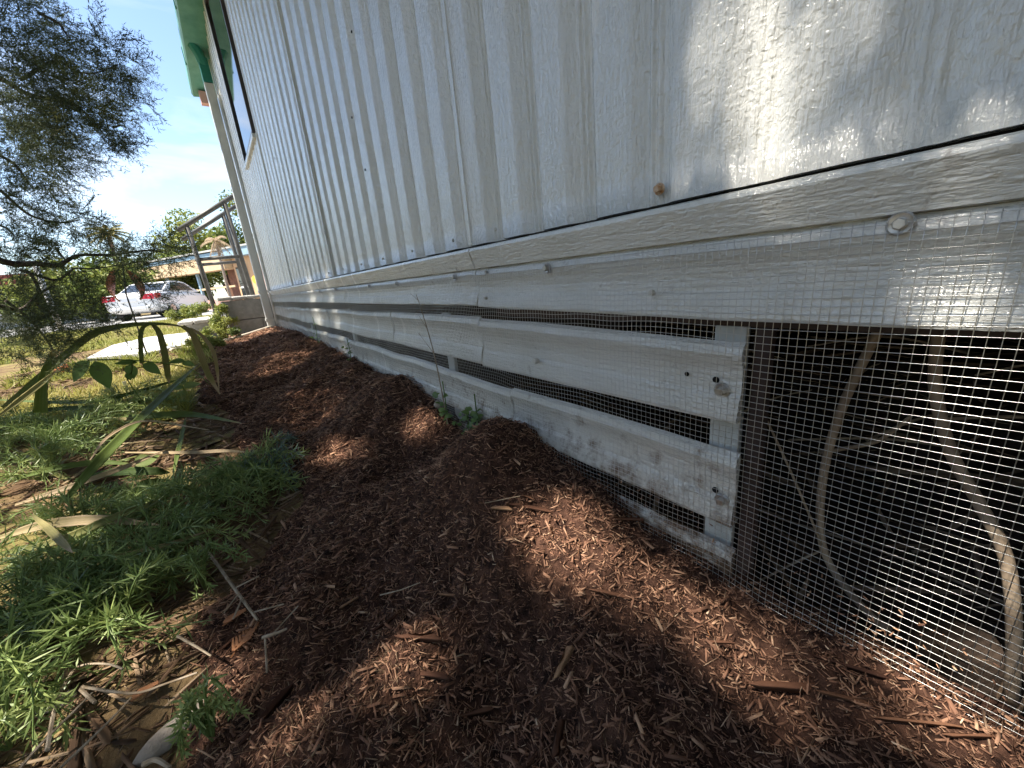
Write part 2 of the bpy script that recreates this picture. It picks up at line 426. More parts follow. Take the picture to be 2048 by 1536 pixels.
def bed_mask(x, y):
    e = BEDL(y) + 0.035 * vnoise(y * 7 + 2, x * 3) + 0.02 * vnoise(y * 21, x * 9)
    return ss(-0.03, 0.04, x - e) * (1 - ss(4.12, 4.25, y)) * ss(-.9, -.8, y)
GZ = gz(GX, GY) - 0.012 * bed_mask(GX, GY)
ground = link('ground', newmesh('ground', np.stack([GX, GY, GZ], -1), grid_faces(len(xs), len(ys)), True), M_GROUND)
tag(ground, kind='structure')
bx_ = np.linspace(-.32, .415, 185)
by_ = [-.85]
while by_[-1] < 4.28:
    by_.append(by_[-1] + max(.0042, .0048 * (abs(by_[-1]) / .7)))
by_ = np.array(by_)
BX, BY = np.meshgrid(bx_, by_)
mk = bed_mask(BX, BY)
det = 0.006 * fbm(BX * 38, BY * 38, 3) + 0.009 * vnoise(BX * 14 + 4, BY * 14) + 0.004 * np.abs(vnoise(BX * 70, BY * 55))
BZ = gz(BX, BY) + det * np.minimum(1, mk * 1.2) + 0.012 * mk - 0.02 * (1 - mk) - .004
bed = link('mulch_bed', newmesh('mulch_bed', np.stack([BX, BY, BZ], -1), grid_faces(len(bx_), len(by_)), False), M_BED)
tag(bed, kind='structure')
def bedz(x, y):
    """height of the mulch surface by bilinear lookup"""
    x = np.asarray(x, float); y = np.asarray(y, float)
    i = np.clip(np.searchsorted(bx_, x) - 1, 0, len(bx_) - 2); j = np.clip(np.searchsorted(by_, y) - 1, 0, len(by_) - 2)
    fx = np.clip((x - bx_[i]) / (bx_[i + 1] - bx_[i]), 0, 1); fy = np.clip((y - by_[j]) / (by_[j + 1] - by_[j]), 0, 1)
    z = (BZ[j, i] * (1 - fx) + BZ[j, i + 1] * fx) * (1 - fy) + (BZ[j + 1, i] * (1 - fx) + BZ[j + 1, i + 1] * fx) * fy
    return z
def topz(x, y):
    g = gz(x, y) - 0.012 * bed_mask(x, y)
    inside = (np.asarray(x) > -.31) & (np.asarray(x) < .41) & (np.asarray(y) > -.8) & (np.asarray(y) < 4.25)
    return np.where(inside, np.maximum(g, bedz(x, y)), g)

def rotz_pitch(yaw, pitch, roll):
    """(n,3,3) matrices: x axis of the piece turned by yaw, lifted by pitch, rolled"""
    cy, sy, cp, sp, cr, sr = np.cos(yaw), np.sin(yaw), np.cos(pitch), np.sin(pitch), np.cos(roll), np.sin(roll)
    R = np.empty((len(yaw), 3, 3))
    ex = np.stack([cy * cp, sy * cp, sp], 1); ey0 = np.stack([-sy, cy, 0 * cy], 1); ez0 = np.cross(ex, ey0)
    R[:, :, 0] = ex; R[:, :, 1] = cr[:, None] * ey0 + sr[:, None] * ez0; R[:, :, 2] = -sr[:, None] * ey0 + cr[:, None] * ez0
    return R

CHIP_V = np.array([[-.5, -.25, 0], [-.5, .3, .0], [.5, -.3, 0], [.5, .2, 0], [-.3, -.05, 1], [.32, .08, 1], [-.62, .02, .3], [.6, -.02, .3]], float)
CHIP_V6 = np.array([[-.5, -.5, 0], [-.42, .5, .0], [.5, -.45, 0], [.45, .5, 0], [-.62, .05, .8], [.6, -.05, .8]], float)
CHIP_F6 = np.array([[0, 2, 5], [0, 5, 4], [3, 1, 4], [3, 4, 5], [1, 0, 4], [2, 3, 5]])
CHIP_F = np.array([[0, 2, 5], [0, 5, 4], [3, 1, 4], [3, 4, 5], [1, 0, 6], [0, 4, 6], [4, 1, 6], [2, 3, 7], [3, 5, 7], [5, 2, 7], [0, 1, 3], [0, 3, 2]])
def scatter(name, n, pts, length, wr, th, tint, pitch, matl, parent, tv=CHIP_V, tf=CHIP_F, lift=0.3):
    yaw = rng.uniform(0, 2 * np.pi, n); pit = rng.normal(0, pitch, n); rol = rng.normal(0, .5, n)
    R = rotz_pitch(yaw, pit, rol)
    S = np.stack([length, length * wr, length * wr * th], 1)
    V = np.einsum('nij,nkj->nki', R, tv[None] * S[:, None, :]) + pts[:, None, :]
    V[:, :, 2] += (lift * length * wr)[:, None]
    F = (tf[None] + (np.arange(n) * len(tv))[:, None, None]).reshape(-1, tf.shape[1])
    o = link(name, newmesh(name, V.reshape(-1, 3), F, False, np.repeat(tint, len(tv))), matl, parent)
    tag(o, kind='stuff'); return o
# fine shredded mulch: dense near the camera, thinning with distance
def bed_points(n):
    out = []
    while len(out) < n:
        m = n * 3
        y = -.32 + 4.5 * rng.random(m) ** 2.5; x = rng.uniform(-.3, .405, m)
        ok = bed_mask(x, y) > rng.random(m) * 0.9 + .1
        P = np.stack([x[ok], y[ok]], 1); out = P if len(out) == 0 else np.vstack([out, P])
    return out[:n]
NC = 190000
p2 = bed_points(NC); d = np.hypot(p2[:, 0], p2[:, 1])
ln = np.clip(rng.lognormal(math.log(.0040), .55, NC), .0016, .017) * (0.8 + .45 * d)
p3 = np.column_stack([p2, bedz(p2[:, 0], p2[:, 1]) + rng.uniform(-.002, .003, NC)])
ti = np.clip(rng.beta(3.5, 6.5, NC) + (rng.random(NC) < .012) * .45, 0, 1)
scatter('mulch_shreds', NC, p3, ln, rng.uniform(.09, .26, NC), .7, ti, .36, M_CHIP, bed, CHIP_V6, CHIP_F6)
NF = 14000   # thin fibres lying on top
p2 = bed_points(NF); d = np.hypot(p2[:, 0], p2[:, 1])
ln = np.clip(rng.lognormal(math.log(.0095), .45, NF), .003, .030) * (0.9 + .35 * d)
p3 = np.column_stack([p2, bedz(p2[:, 0], p2[:, 1]) + rng.uniform(.0, .004, NF)])
scatter('mulch_fibres', NF, p3, ln, rng.uniform(.03, .07, NF), .8, np.clip(rng.beta(2.2, 3.4, NF), 0, 1), .3, M_CHIP, bed, CHIP_V6, CHIP_F6)
# single larger wood chips one can pick out
CH = []
for k in range(7):
    v = CHIP_V.copy(); v += rng.normal(0, .05, v.shape); CH.append(newmesh('wood_chip', v, CHIP_F)); CH[-1].materials.append(M_BIGCHIP)
named = [(1580, 1372, .060, .24, -.75), (1240, 1030, .06, .13, -.9), (1005, 1025, .028, .35, -1.0), (775, 1250, .035, .25, .1), (700, 1210, .02, .4, .1),
         (1180, 950, .05, .15, -1.0), (1060, 1010, .06, .16, -.9), (900, 1180, .03, .25, -.8), (1130, 1330, .03, .4, .2), (870, 1360, .03, .35, -.9),
         (950, 1420, .03, .3, -.5), (1840, 1450, .045, .14, -.9), (1935, 1480, .03, .2, -.7), (1690, 1400, .04, .16, -.8), (540, 1440, .055, .28, .75), (840, 1280, .05, .25, -.9),
         (1115, 1470, .025, .5, .6), (1700, 1330, .05, .14, -1.1), (1430, 1290, .03, .2, -.9), (980, 870, .05, .2, .5), (1220, 1190, .04, .2, -1.), (460, 1270, .02, .4, .2)]
chips = [(hit(a, b, .012), l, w, y) for a, b, l, w, y in named]
q = bed_points(500); q = q[np.hypot(q[:, 0], q[:, 1]) < 1.6][:90]
for (x, y) in q: chips.append((np.array([x, y, float(bedz(x, y)) + .004]), float(rng.uniform(.010, .026)), float(rng.uniform(.10, .26)), float(rng.uniform(0, 6.28))))
for i, (p, l, w, yaw) in enumerate(chips):
    o = link('wood_chip', CH[i % 7], None, bed); o.location = [float(v) for v in p]
    o.location.z = float(topz(p[0], p[1])) + .004
    o.rotation_euler = (random.gauss(0, .25), random.gauss(0, .16), yaw); o.scale = (l, l * w, l * w * .45)

# dry litter on the soil left of the bed and inside the crawl space
NL = 46000
x = .06 - 1.5 * rng.random(NL) ** 1.7 + rng.normal(0, .04, NL); y = -.1 + 3.6 * rng.random(NL) ** 1.6
ln = np.clip(rng.lognormal(math.log(.02), .65, NL), .005, .12); bm = bed_mask(x, y); ln = np.where(bm > .3, np.minimum(ln * .4, .014), ln)
scatter('leaf_litter', NL, np.column_stack([x, y, topz(x, y)]), ln, rng.uniform(.03, .12, NL), .35, rng.beta(2, 2.3, NL), .14, M_LITTER, ground, CHIP_V6, CHIP_F6)
NL = 2600
x = rng.uniform(.47, 1.7, NL); y = rng.uniform(-.9, 1.2, NL); ln = np.clip(rng.lognormal(math.log(.05), .7, NL), .012, .3)
scatter('crawl_space_litter', NL, np.column_stack([x, y, gz(x, y) + .002]), ln, rng.uniform(.02, .07, NL), .6, rng.beta(2, 3, NL), .12, M_CLITTER, ground, CHIP_V6, CHIP_F6)

cxs = np.linspace(.44, 4.35, 70); cys = np.linspace(-1.45, 4.05, 110); CX, CY = np.meshgrid(cxs, cys)
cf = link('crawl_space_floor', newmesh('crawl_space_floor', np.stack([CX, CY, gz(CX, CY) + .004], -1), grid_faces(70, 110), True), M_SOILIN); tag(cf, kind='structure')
# ------------------------------------------------------------------ mobile home
home = empty('mobile_home', (WALLX, 1.0, 0), 'pale grey mobile home with ribbed siding and slatted skirting behind wire mesh', 'mobile home')
ZB, ZT = 0.4575, 2.30
PITCH = 0.1
_ps = np.array([0, .044, .0475, .0565, .0595, .0615, .0645, .0665, .0690, .0710, .0730, .0760, .0780, .0800, .0955, .100])
_px = np.array([0, 0, .0012, .0125, .0140, .0140, .0088, .0088, .0140, .0140, .0088, .0088, .0140, .0138, .0012, 0])
def rib(s):
    k = np.floor(s / PITCH); s = np.mod(s, PITCH)
    return np.interp(s, _ps, _px) * (.9 + .22 * np.sin(k * 2.3))
def siding_panel(y0, y1, off, z1=ZT):
    n = int((y1 - y0) / .0010); Y = np.linspace(y0, y1, n)
    prof = rib(Y - y0 - off) * (.4 + .6 * ss(.24, .36, np.abs(Y)))
    k = np.hanning(5)[1:-1]; k /= k.sum(); prof = np.convolve(np.pad(prof, 1, 'edge'), k, 'valid')
    Z = np.concatenate([np.linspace(ZB, 1.0, 16), np.linspace(1.1, z1, 7)])
    V = []
    for z in Z:
        wob = .0011 * vnoise(Y * 9 + y0 * 31, z * 5 + 0 * Y) + .0005 * vnoise(Y * 30, z * 9 + 0 * Y)
        V.append(np.stack([WALLX + prof + wob, Y, 0 * Y + z], 1))
    m = len(Z); F = grid_faces(n, m)[:, ::-1]
    V = np.vstack(V)
    # folded back edges so that the sheet has a thickness
    e0 = V[np.arange(m) * n].copy(); e1 = V[np.arange(m) * n + n - 1].copy(); b0 = V[:n].copy()
    for e in (e0, e1, b0): e[:, 0] += .012
    N0 = len(V); V = np.vstack([V, e0, e1, b0]); X = []
    for j in range(m - 1):
        X.append((j * n, (j + 1) * n, N0 + j + 1, N0 + j)); X.append(((j + 1) * n + n - 1, j * n + n - 1, N0 + m + j, N0 + m + j + 1))
    for i in range(n - 1): X.append((i + 1, i, N0 + 2 * m + i, N0 + 2 * m + i + 1))
    F = np.vstack([F, np.array(X)])
    return put(link('siding_panel', newmesh('siding_panel', V, F, True), M_SID), home)
seams = [-1.45, -.405, .645, 1.695, 2.748, 3.452, 4.13]
siding_panel(-1.45, -.407, .02); siding_panel(-.405, .643, .0); siding_panel(.645, 1.693, .052); siding_panel(1.695, 2.746, .052)
siding_panel(3.476, 4.13, .02)
siding_panel(2.748, 3.474, .052, 1.285)
def part(name, matl, bevel=0, smooth=False):
    """finish helper: MB -> part of the home"""
    def f(mb): return put(mb.obj(name, matl, None, smooth, bevel), home)
    return f
# seam battens between panels (thin raised overlap) and corner trim
for ysm in seams[1:5]:
    part('panel_joint', M_SID)(MB().box((WALLX - .0022, ysm - .007, ZB + .002), (WALLX + .004, ysm + .004, ZT if ysm < 2.7 else 1.28)))
part('corner_trim', M_PIPE, .004)(MB().box((WALLX - .006, 4.095, ZB - .01), (WALLX + .05, 4.136, ZT)))
# inner body: floor, walls and roof shell
part('wall_core', M_STUD)(MB().box((WALLX + .022, -1.5, .47), (WALLX + .09, 2.79, ZT)).box((WALLX + .022, 2.792, .47), (WALLX + .09, 3.43, 1.27)).box((WALLX + .022, 3.434, .47), (WALLX + .09, 4.12, ZT)))
part('rear_wall', M_STUD)(MB().box((4.4, -1.5, .0), (4.5, 4.12, ZT)))
part('end_wall', M_SID)(MB().box((WALLX + .1, 4.06, .0), (4.39, 4.12, ZT)))
part('end_wall', M_SID)(MB().box((WALLX + .1, -1.56, -.1), (4.39, -1.5, ZT)))
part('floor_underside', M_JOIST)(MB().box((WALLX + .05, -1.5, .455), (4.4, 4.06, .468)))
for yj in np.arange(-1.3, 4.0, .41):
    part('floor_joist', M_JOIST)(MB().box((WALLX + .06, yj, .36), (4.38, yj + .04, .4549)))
# window
wz0 = 1.290
w = part('window', M_FRAME, .002)(MB().box((WALLX - .010, 2.80, wz0), (WALLX + .03, 2.815, 2.22)).box((WALLX - .010, 3.435, wz0), (WALLX + .03, 3.452, 2.22))
    .box((WALLX - .010, 2.8151, wz0), (WALLX + .03, 3.4349, wz0 + .022)).box((WALLX - .010, 2.8151, 2.20), (WALLX + .03, 3.4349, 2.22)))
part('window_pane', M_GLASS)(MB().box((WALLX + .001, 2.8152, wz0 + .0225), (WALLX + .006, 3.4348, 2.1998)))
part('window_sill', M_SID, .002)(MB().box((WALLX - .016, 2.785, wz0 - .022), (WALLX + .02, 3.465, wz0 - .0005)))
part('window_back', M_HOLE)(MB().box((WALLX + .04, 2.793, wz0), (WALLX + .09, 3.433, 2.29)))
part('siding_above_window', M_SID)(MB().box((WALLX, 2.75, 2.2205), (WALLX + .03, 3.474, ZT)))
# drip rail in lengths
def extrude(prof, y0, y1, step=.03, wob=.0008, seed=0., warp=None):
    prof = np.asarray(prof, float); n = max(2, int((y1 - y0) / step) + 1); Y = np.linspace(y0, y1, n); k = len(prof)
    V = []
    for yy in Y:
        w_ = wob * float(vnoise(yy * 7 + seed, seed)) * 1.0
        P = prof.copy(); P[:, 0] += w_
        if warp is not None: P = warp(P, yy)
        V.append(np.column_stack([P[:, 0], np.full(k, yy), P[:, 1]]))
    F = [(i * k + j, i * k + (j + 1) % k, (i + 1) * k + (j + 1) % k, (i + 1) * k + j) for i in range(n - 1) for j in range(k)]
    F += [tuple(range(k - 1, -1, -1)), tuple((n - 1) * k + j for j in range(k))]
    return np.vstack(V), F
W = WALLX
rail_prof = [(W + .010, .4535), (W - .004, .4535), (W - .0095, .4515), (W - .0115, .447), (W - .0100, .442), (W - .002, .4165), (W + .010, .4150)]
for i, (a, b) in enumerate([(-1.45, .6335), (.6355, 1.84), (1.842, 3.0), (3.002, 4.10)]):
    V, F = extrude(rail_prof, a, b, .05, .0012, i * 3.7); part('drip_rail', M_SKT)(MB().add(V, F))
part('gap_shade_strip', M_GAPSHADE)(MB().box((W + .0172, -1.45, .4480), (W + .0215, 4.09, .4695)))  # dark strip painted in for the shade of the open gap above the rail
# skirting boards: embossed lap profile with a folded lower lip
def board(z1, z0, o=0.):
    h = z1 - z0; q = lambda t: z1 - t * h
    f = [(W + .007 + o, q(0)), (W + .0010 + o, q(.05)), (W - .0022 + o, q(.15)), (W - .0008 + o, q(.21)), (W + .0026 + o, q(.34)), (W + .0034 + o, q(.48)), (W + .0018 + o, q(.64)),
         (W - .0012 + o, q(.70)), (W - .0052 + o, q(.90)), (W - .0060 + o, q(.96)), (W - .0048 + o, q(1.0)), (W + .010 + o, q(.985)), (W + .0115 + o, q(.95)),
         (W + .0055 + o, q(.93)), (W + .0065 + o, q(.5)), (W + .009 + o, q(.05))]
    return f
def board_part(z1, z0, a, b, seed, amp=.0022, sag=.003, top=None, bot=None):
    def warp(P, yy):
        P = P.copy(); t = (P[:, 1] - z0) / (z1 - z0)
        P[:, 0] += amp * float(vnoise(yy * 6 + seed, 3.3)) * (0.4 + t) + .0012 * vnoise(np.full(len(P), yy * 17 + seed), P[:, 1] * 30)
        P[:, 1] += sag * float(vnoise(yy * 3.5 + seed, 7.1))
        if top is not None: P[:, 1] += np.interp(yy, *top) * t
        if bot is not None: P[:, 1] += np.interp(yy, *bot) * (1 - t)
        return P
    V, F = extrude(board(z1, z0), a, b, .022, .0, seed, warp)
    o = part('skirting_board', M_SKT, smooth=False)(MB().add(V, F))
    return o
for a, b, s in [(-1.45, .6345, 1.), (.6365, 1.60, 2.), (1.602, 2.6, 3.), (2.602, 4.08, 4.)]:
    board_part(.4160, .3375, a, b, s, .0012, .0012, None, ([.1, .2, .67, 1.5, 3.6], [0, 0, .011, .015, .022]))
for a, b, s in [(.162, .6385, 5.), (.6405, 1.13, 6.), (1.132, 1.95, 7.), (1.952, 2.9, 8.), (2.902, 4.08, 8.7)]:
    board_part(.3160, .2330, a, b, s, .0042, .0040, ([.15, .5, .8, 1.5, 4], [0, .009, .011, .009, .006]), ([.15, .7, 3.7], [0, 0, .018]))
for a, b, s in [(.160, .56, 9.), (.562, 1.02, 10.), (1.022, 1.7, 11.), (1.702, 2.8, 12.), (2.802, 4.08, 12.7)]:
    board_part(.1950, .1080, a, b, s, .0045, .0045, ([.15, .6, 1.4, 4], [0, 0, .012, .012]))
for a, b, s in [(.158, .75, 13.), (.752, 1.4, 14.), (1.402, 2.6, 15.), (2.602, 4.08, 15.7)]:
    board_part(.0740, -.005, a, b, s, .0045, .005)
part('corner_post', M_POST, .003)(MB().box((W + .013, .1440, -.06), (W + .026, .1600, .3285)))
for ys_ in (.167, .80, 1.62, 2.5, 3.6):
    part('skirting_stud', M_STUD, .002)(MB().box((W + .0145, ys_, -.06), (W + .024, ys_ + .032, .3290)))
part('rim_board', M_POST)(MB().box((W + .0125, -1.45, .3295), (W + .034, .60, .4120)))
# eave: soffit, fascia and gutter fall towards the far corner
def eave():
    Yv = np.linspace(.2, 4.50, 24); Zv = np.interp(Yv, [0, 3.0, 3.69, 4.5], [2.44, 2.40, 2.28, 2.06])
    mb = MB()
    prof = [(.262, .0), (.252, .02), (.252, .115), (.262, .13), (.50, .20), (.50, .03), (.41, .012), (.300, .003)]
    V = []; k = len(prof)
    for yy, zz in zip(Yv, Zv): V += [(a, yy, zz + b) for a, b in prof]
    F = [(i * k + j, i * k + (j + 1) % k, (i + 1) * k + (j + 1) % k, (i + 1) * k + j) for i in range(len(Yv) - 1) for j in range(k)]
    F += [tuple(range(k - 1, -1, -1)), tuple((len(Yv) - 1) * k + j for j in range(k))]
    mb.add(V, F); e = part('eave', M_GREEN)(mb)
    return e
e = eave()
part('roof', M_GREEN)(MB().box((.501, -1.6, 2.30), (4.6, 4.2, 2.42)))
for a in np.arange(.5, 4.3, .46):
    z = float(np.interp(a, [0, 3.0, 3.69, 4.5], [2.44, 2.40, 2.28, 2.06]))
    part('fascia_strap', M_GREEND)(MB().box((.2485, a, z + .01), (.2515, a + .02, z + .12)))
part('eave_end_cap', M_PINK)(MB().box((.300, 4.40, 1.99), (.385, 4.47, 2.075)))
# downspout: white below, teal paint above
PX, PY = .352, 4.05
part('downspout', M_PIPE, .006)(MB().box((PX - .030, PY - .03, .13), (PX + .030, PY + .03, 1.995)))
part('downspout_top', M_GREEND, .006)(MB().box((PX - .030, PY - .0302, 1.996), (PX + .030, PY + .0302, 2.16)))
part('downspout_strap', M_PIPE, .002)(MB().box((PX - .035, PY - .034, .44), (PX + .035, PY + .034, .462)))
part('downspout_strap', M_PIPE, .002)(MB().box((PX - .035, PY - .034, .20), (PX + .035, PY + .034, .222)))
part('downspout_elbow', M_GREEND, .004)(MB().tube([(PX, PY, 2.12), (PX - .015, PY - .03, 2.17), (PX - .05, PY - .06, 2.23)], .036, 8))
part('conduit', M_PIPE, smooth=True)(MB().tube([(.392, 3.96, .12), (.392, 3.96, .6), (.390, 3.965, 1.9)], .012, 8))

# screws
def hexhead(mb, c, r, h):
    V = []; ph = random.uniform(0, 1)
    for x in (0, -h * .8, -h):
        rr = r if x > -h else r * .82
        V += [(c[0] + x, c[1] + rr * math.cos(ph + i * math.pi / 3), c[2] + rr * math.sin(ph + i * math.pi / 3)) for i in range(6)]
    F = [(6 * k + i, 6 * k + (i + 1) % 6, 6 * k + 6 + (i + 1) % 6, 6 * k + 6 + i) for k in range(2) for i in range(6)] + [(12, 13, 14, 15, 16, 17)]
    mb.add(V, [f[::-1] for f in F])
def washer(mb, c, r, h):
    k = 20; V = []
    for x, rr in ((0, r), (-h * .5, r), (-h, r * .86), (-h * .8, r * .5)):
        V += [(c[0] + x, c[1] + rr * math.cos(i * 2 * math.pi / k), c[2] + rr * math.sin(i * 2 * math.pi / k)) for i in range(k)]
    F = [(k * a + i, k * a + (i + 1) % k, k * a + k + (i + 1) % k, k * a + k + i) for a in range(3) for i in range(k)] + [tuple(range(3 * k, 4 * k))]
    mb.add(V, [f[::-1] for f in F])
def screw(y, z, x, m=M_STEEL, r=.0042, wr=.0075, h=.005):
    a = MB(); hexhead(a, (x - .002, y, z), r, h); s = part('screw', m)(a)
    if wr:
        b = MB(); washer(b, (x, y, z), wr, .0025); ws = b.obj('washer', m); ws.parent = s; ws.matrix_parent_inverse = s.matrix_parent_inverse.copy() @ Matrix()
        ws.matrix_parent_inverse = Matrix()
        ws.parent = s
    return s
XM = W - .0125            # plane of the wire mesh in front of the boards
for (y, z) in [(.065, .4095), (.435, .4045), (.711, .4055), (1.03, .4040), (1.26, .4055), (1.69, .4065), (1.99, .4055), (2.165, .4060), (2.52, .4055)]:
    screw(y, z, XM + .0125 - .002 if False else W - .003, wr=.0072 if y > .1 else .0080)
screw(.594, .4085, W - .001, wr=0, r=.003); screw(.605, .363, W - .001, wr=0, r=.003); screw(.262, .366, W - .001, M_CREAM, .0035, 0)
screw(.471, .262, W - .003, M_CREAM, .005, 0, .008)
screw(.180, .264, W - .001, M_STEEL, .0045, .0085); screw(.173, .136, W - .001, M_STEEL, .0045, .0085)
screw(.256, .472, W - .001, M_RUST, .0042, .0060)
for y in (.555, .70, .90, 1.10, 1.30, 1.52, 1.75, 1.98, 2.2, 2.45): screw(y, .474, W - .0005, M_CREAM, .003, 0, .004)
for z in (.62, .86, 1.12, 1.4): screw(1.684, z, W - .002, M_STEEL, .003, 0, .003)
for (y, z) in ((1.05, .97), (1.15, .83), (1.12, .70), (2.35, 1.05), (2.3, .9), (2.2, .8)): screw(y, z, W - .0005, M_HOLE, .003, 0, .002)
for (y, z) in ((.219, .276), (.187, .2745), (.181, .146)):
    b = MB(); washer(b, (W - .0014, y, z), .0026 if y > .2 else .0036, .0006); part('screw_hole', M_HOLE)(b)

# ------------------------------------------------------------------ hardware cloth
mesh_o = empty('wire_mesh', (XM, .5, .03), 'galvanised square wire mesh screwed over the skirting slats and dark opening', 'wire mesh')
def mx(y, z):
    y = np.asarray(y, float); z = np.asarray(z, float)
    b = .0032 * vnoise(y * 7, z * 9) + .0022 * vnoise(y * 17 + 3, z * 14)
    t = np.clip((.40 - z) / .4, 0, 1)
    op = 1 - ss(.10, .17, y)
    return W - .0068 - .0045 * np.sin(t * np.pi * 1.0) + b * (.3 + t) + op * (.006 * np.sin(t * 3.0) - .010 * t)
SP = .00645
MY0, MY1 = -.36, 3.96
def mesh_top(y): return .4105 + .0015 * vnoise(np.asarray(y) * 5, 2.0) + .002
def wobz(y, z): return .0030 * vnoise(np.asarray(y) * 8 + 5, np.asarray(z) * 10) * ss(0, .1, .41 - np.asarray(z)) + .0012 * vnoise(np.asarray(y) * 19, np.asarray(z) * 14)
WR = .00030
nh = int(.43 / SP)
Yh = np.concatenate([np.arange(MY0, 1.2, .02), np.arange(1.2, MY1, .045)])
for i in range(nh):
    z = .4105 - i * SP
    zz = z + wobz(Yh, z)
    P = np.column_stack([mx(Yh, zz) - .0003, Yh, zz])
    V, F = tube(P, WR, 4)
    put(link('horizontal_wire', newmesh('horizontal_wire', V, F, True), M_GALV), mesh_o)
zv = np.linspace(.4125, .4105 - nh * SP + .004, 26)
rest = MB(); cnt = 0
for y in np.arange(MY0, MY1, SP):
    yy = y + .0012 * vnoise(np.full(len(zv), y * 12), zv * 9) + .0035 * (.41 - zv) * vnoise(y * 3.0, 8.)
    z2 = zv.copy(); z2[0] += .0018 * random.random()
    P = np.column_stack([mx(yy, z2) + .0003, yy, z2])
    V, F = tube(P, WR, 4 if y < 1.6 else 3)
    if cnt < 300: put(link('vertical_wire', newmesh('vertical_wire', V, F, True), M_GALV), mesh_o)
    else: rest.add(V, F)
    cnt += 1
tag(put(rest.obj('far_vertical_wires', M_GALV, None, True), mesh_o), kind='stuff')

# mulch crumbs caught on the lower mesh and spilled on the lowest boards
nd = 420
yd_ = np.concatenate([rng.normal(.03, .05, 260), rng.uniform(.17, .42, 160)]); zd_ = np.concatenate([.03 + .075 * rng.random(260) ** 2.2, rng.uniform(.045, .11, 160)])
xd_ = np.concatenate([mx(yd_[:260], zd_[:260]) - .001, np.full(160, W - .0055) + rng.normal(0, .001, 160)])
dl = rng.uniform(.0014, .0048, nd)
dobj = scatter('caught_mulch_crumbs', nd, np.column_stack([xd_, yd_, zd_]), dl, rng.uniform(.15, .45, nd), .7, rng.beta(3, 4, nd), .6, M_CHIP, None, CHIP_V6, CHIP_F6)
put(dobj, mesh_o)

# ------------------------------------------------------------------ crawl space stems behind the mesh
def stem(name, pts, r0, r1, label, m=M_STEM, X=None, n=26, cat='stem', group=None):
    P = spline([at_x(a, b, X) if X else (a, b) for a, b in pts], n) if X else spline(pts, n)
    o = MB().tube(P, np.linspace(r0, r1, n), 8).obj(name, m, None, True)
    return tag(o, label, cat, group)
def xs_(pts, X): return [at_x(a, b, x_) for (a, b), x_ in zip(pts, X)]
stem('vine_stem', xs_([(1785, 600), (1765, 645), (1690, 800), (1650, 930), (1640, 1050), (1660, 1130), (1725, 1215), (1780, 1262)], [.52, .52, .515, .51, .505, .5, .5, .5]), .0046, .0040, 'bare tan stem bowing to the left in the dark opening')
stem('vine_stem', xs_([(1882, 600), (1880, 645), (1870, 770), (1900, 900), (1960, 1010), (2010, 1110), (2028, 1250), (2022, 1420)], [.53, .53, .525, .52, .515, .51, .505, .5]), .0048, .0052, 'thicker tan stem bending right, nearest the picture edge in the opening')
stem('twig', xs_([(1512, 795), (1580, 940), (1645, 1092)], [.44, .47, .50]), .0012, .0014, 'thin straight twig slanting down behind the mesh beside the brown post', M_TWIG, cat='twig')
stem('twig', xs_([(1518, 1162), (1580, 1130), (1648, 1098)], [.45, .48, .505]), .0012, .0015, 'short twig rising from the mulch to the bowed tan stem', M_TWIG, cat='twig')
stem('twig', xs_([(1640, 905), (1735, 888), (1775, 870), (1822, 832)], [.62, .62, .62, .62]), .003, .002, 'crooked twig floating across the dark opening between the two tan stems', M_STEM, cat='twig')
random.seed(3)
for i in range(40):
    x = random.uniform(.55, 1.4); y = random.uniform(-.5, .75); a = random.gauss(.9, .5); l = random.uniform(.1, .35); z = float(gz(x, y)) + random.uniform(.0, .05)
    P = spline([(x, y, z), (x + math.cos(a) * l * .5, y - math.sin(a) * l * .5, z + random.uniform(.0, .03)), (x + math.cos(a) * l, y - math.sin(a) * l, max(float(gz(x + math.cos(a) * l, y - math.sin(a) * l)), z - .02))], 8)
    tag(MB().tube(P, random.uniform(.0015, .004), 5).obj('stick', M_STEM, None, True), 'dry stick lying in the dark litter under the home', 'stick', 'sticks under the home')

# ------------------------------------------------------------------ porch, step, railings, path
porch = empty('porch', (.2, 4.6, .1), 'grey concrete block porch with rough stone cap beside the house corner', 'porch')
pz0, pz1, pzt = .05, .405, .437
def pbox(name, a, b, m, par, bev=.004): return put(MB().box(a, b).obj(name, m, None, False, bev), par)
for r in range(2):
    za = pz0 + r * .185; zb = za + .183
    if r == 1: zb = pz1
    xs0 = [.045, .31] if r == 0 else [.045]
    cuts = [(.048, .30), (.302, .42)] if r == 0 else [(.046, .42)]
    for (xa, xb) in cuts: pbox('block', (xa, 4.16, za), (xb, 4.34, zb - .003), M_BLOCK, porch)
    for k in range(3):
        pbox('block', (.0455 + .003 * r, 4.343 + k * .40, za), (.20, 4.74 + k * .40, zb - .003), M_BLOCK, porch)
pbox('porch_fill', (.206, 4.345, pz0), (2.2, 5.52, pz1 - .01), M_BLOCK, porch)
random.seed(11)
for k in range(5):
    for j in range(5):
        xa = .02 + k * .105; ya = 4.145 + j * .28
        h = random.uniform(-.006, .006)
        pbox('cap_stone', (xa + random.uniform(-.004, .004), ya, pz1 + .001), (xa + .102, ya + .276, pzt + h), M_CAP, porch, .008)
step = empty('step', (-.12, 4.75, .1), 'low step with cracked white stone top in front of the porch', 'step')
pbox('step_base', (-.26, 4.43, .05), (.035, 5.2, .235), M_BLOCK, step)
for k in range(3):
    pbox('cap_stone', (-.30 + k * .11, 4.40, .236), (-.194 + k * .11, 5.24, .268 + random.uniform(-.004, .004)), M_CAP, step, .008)
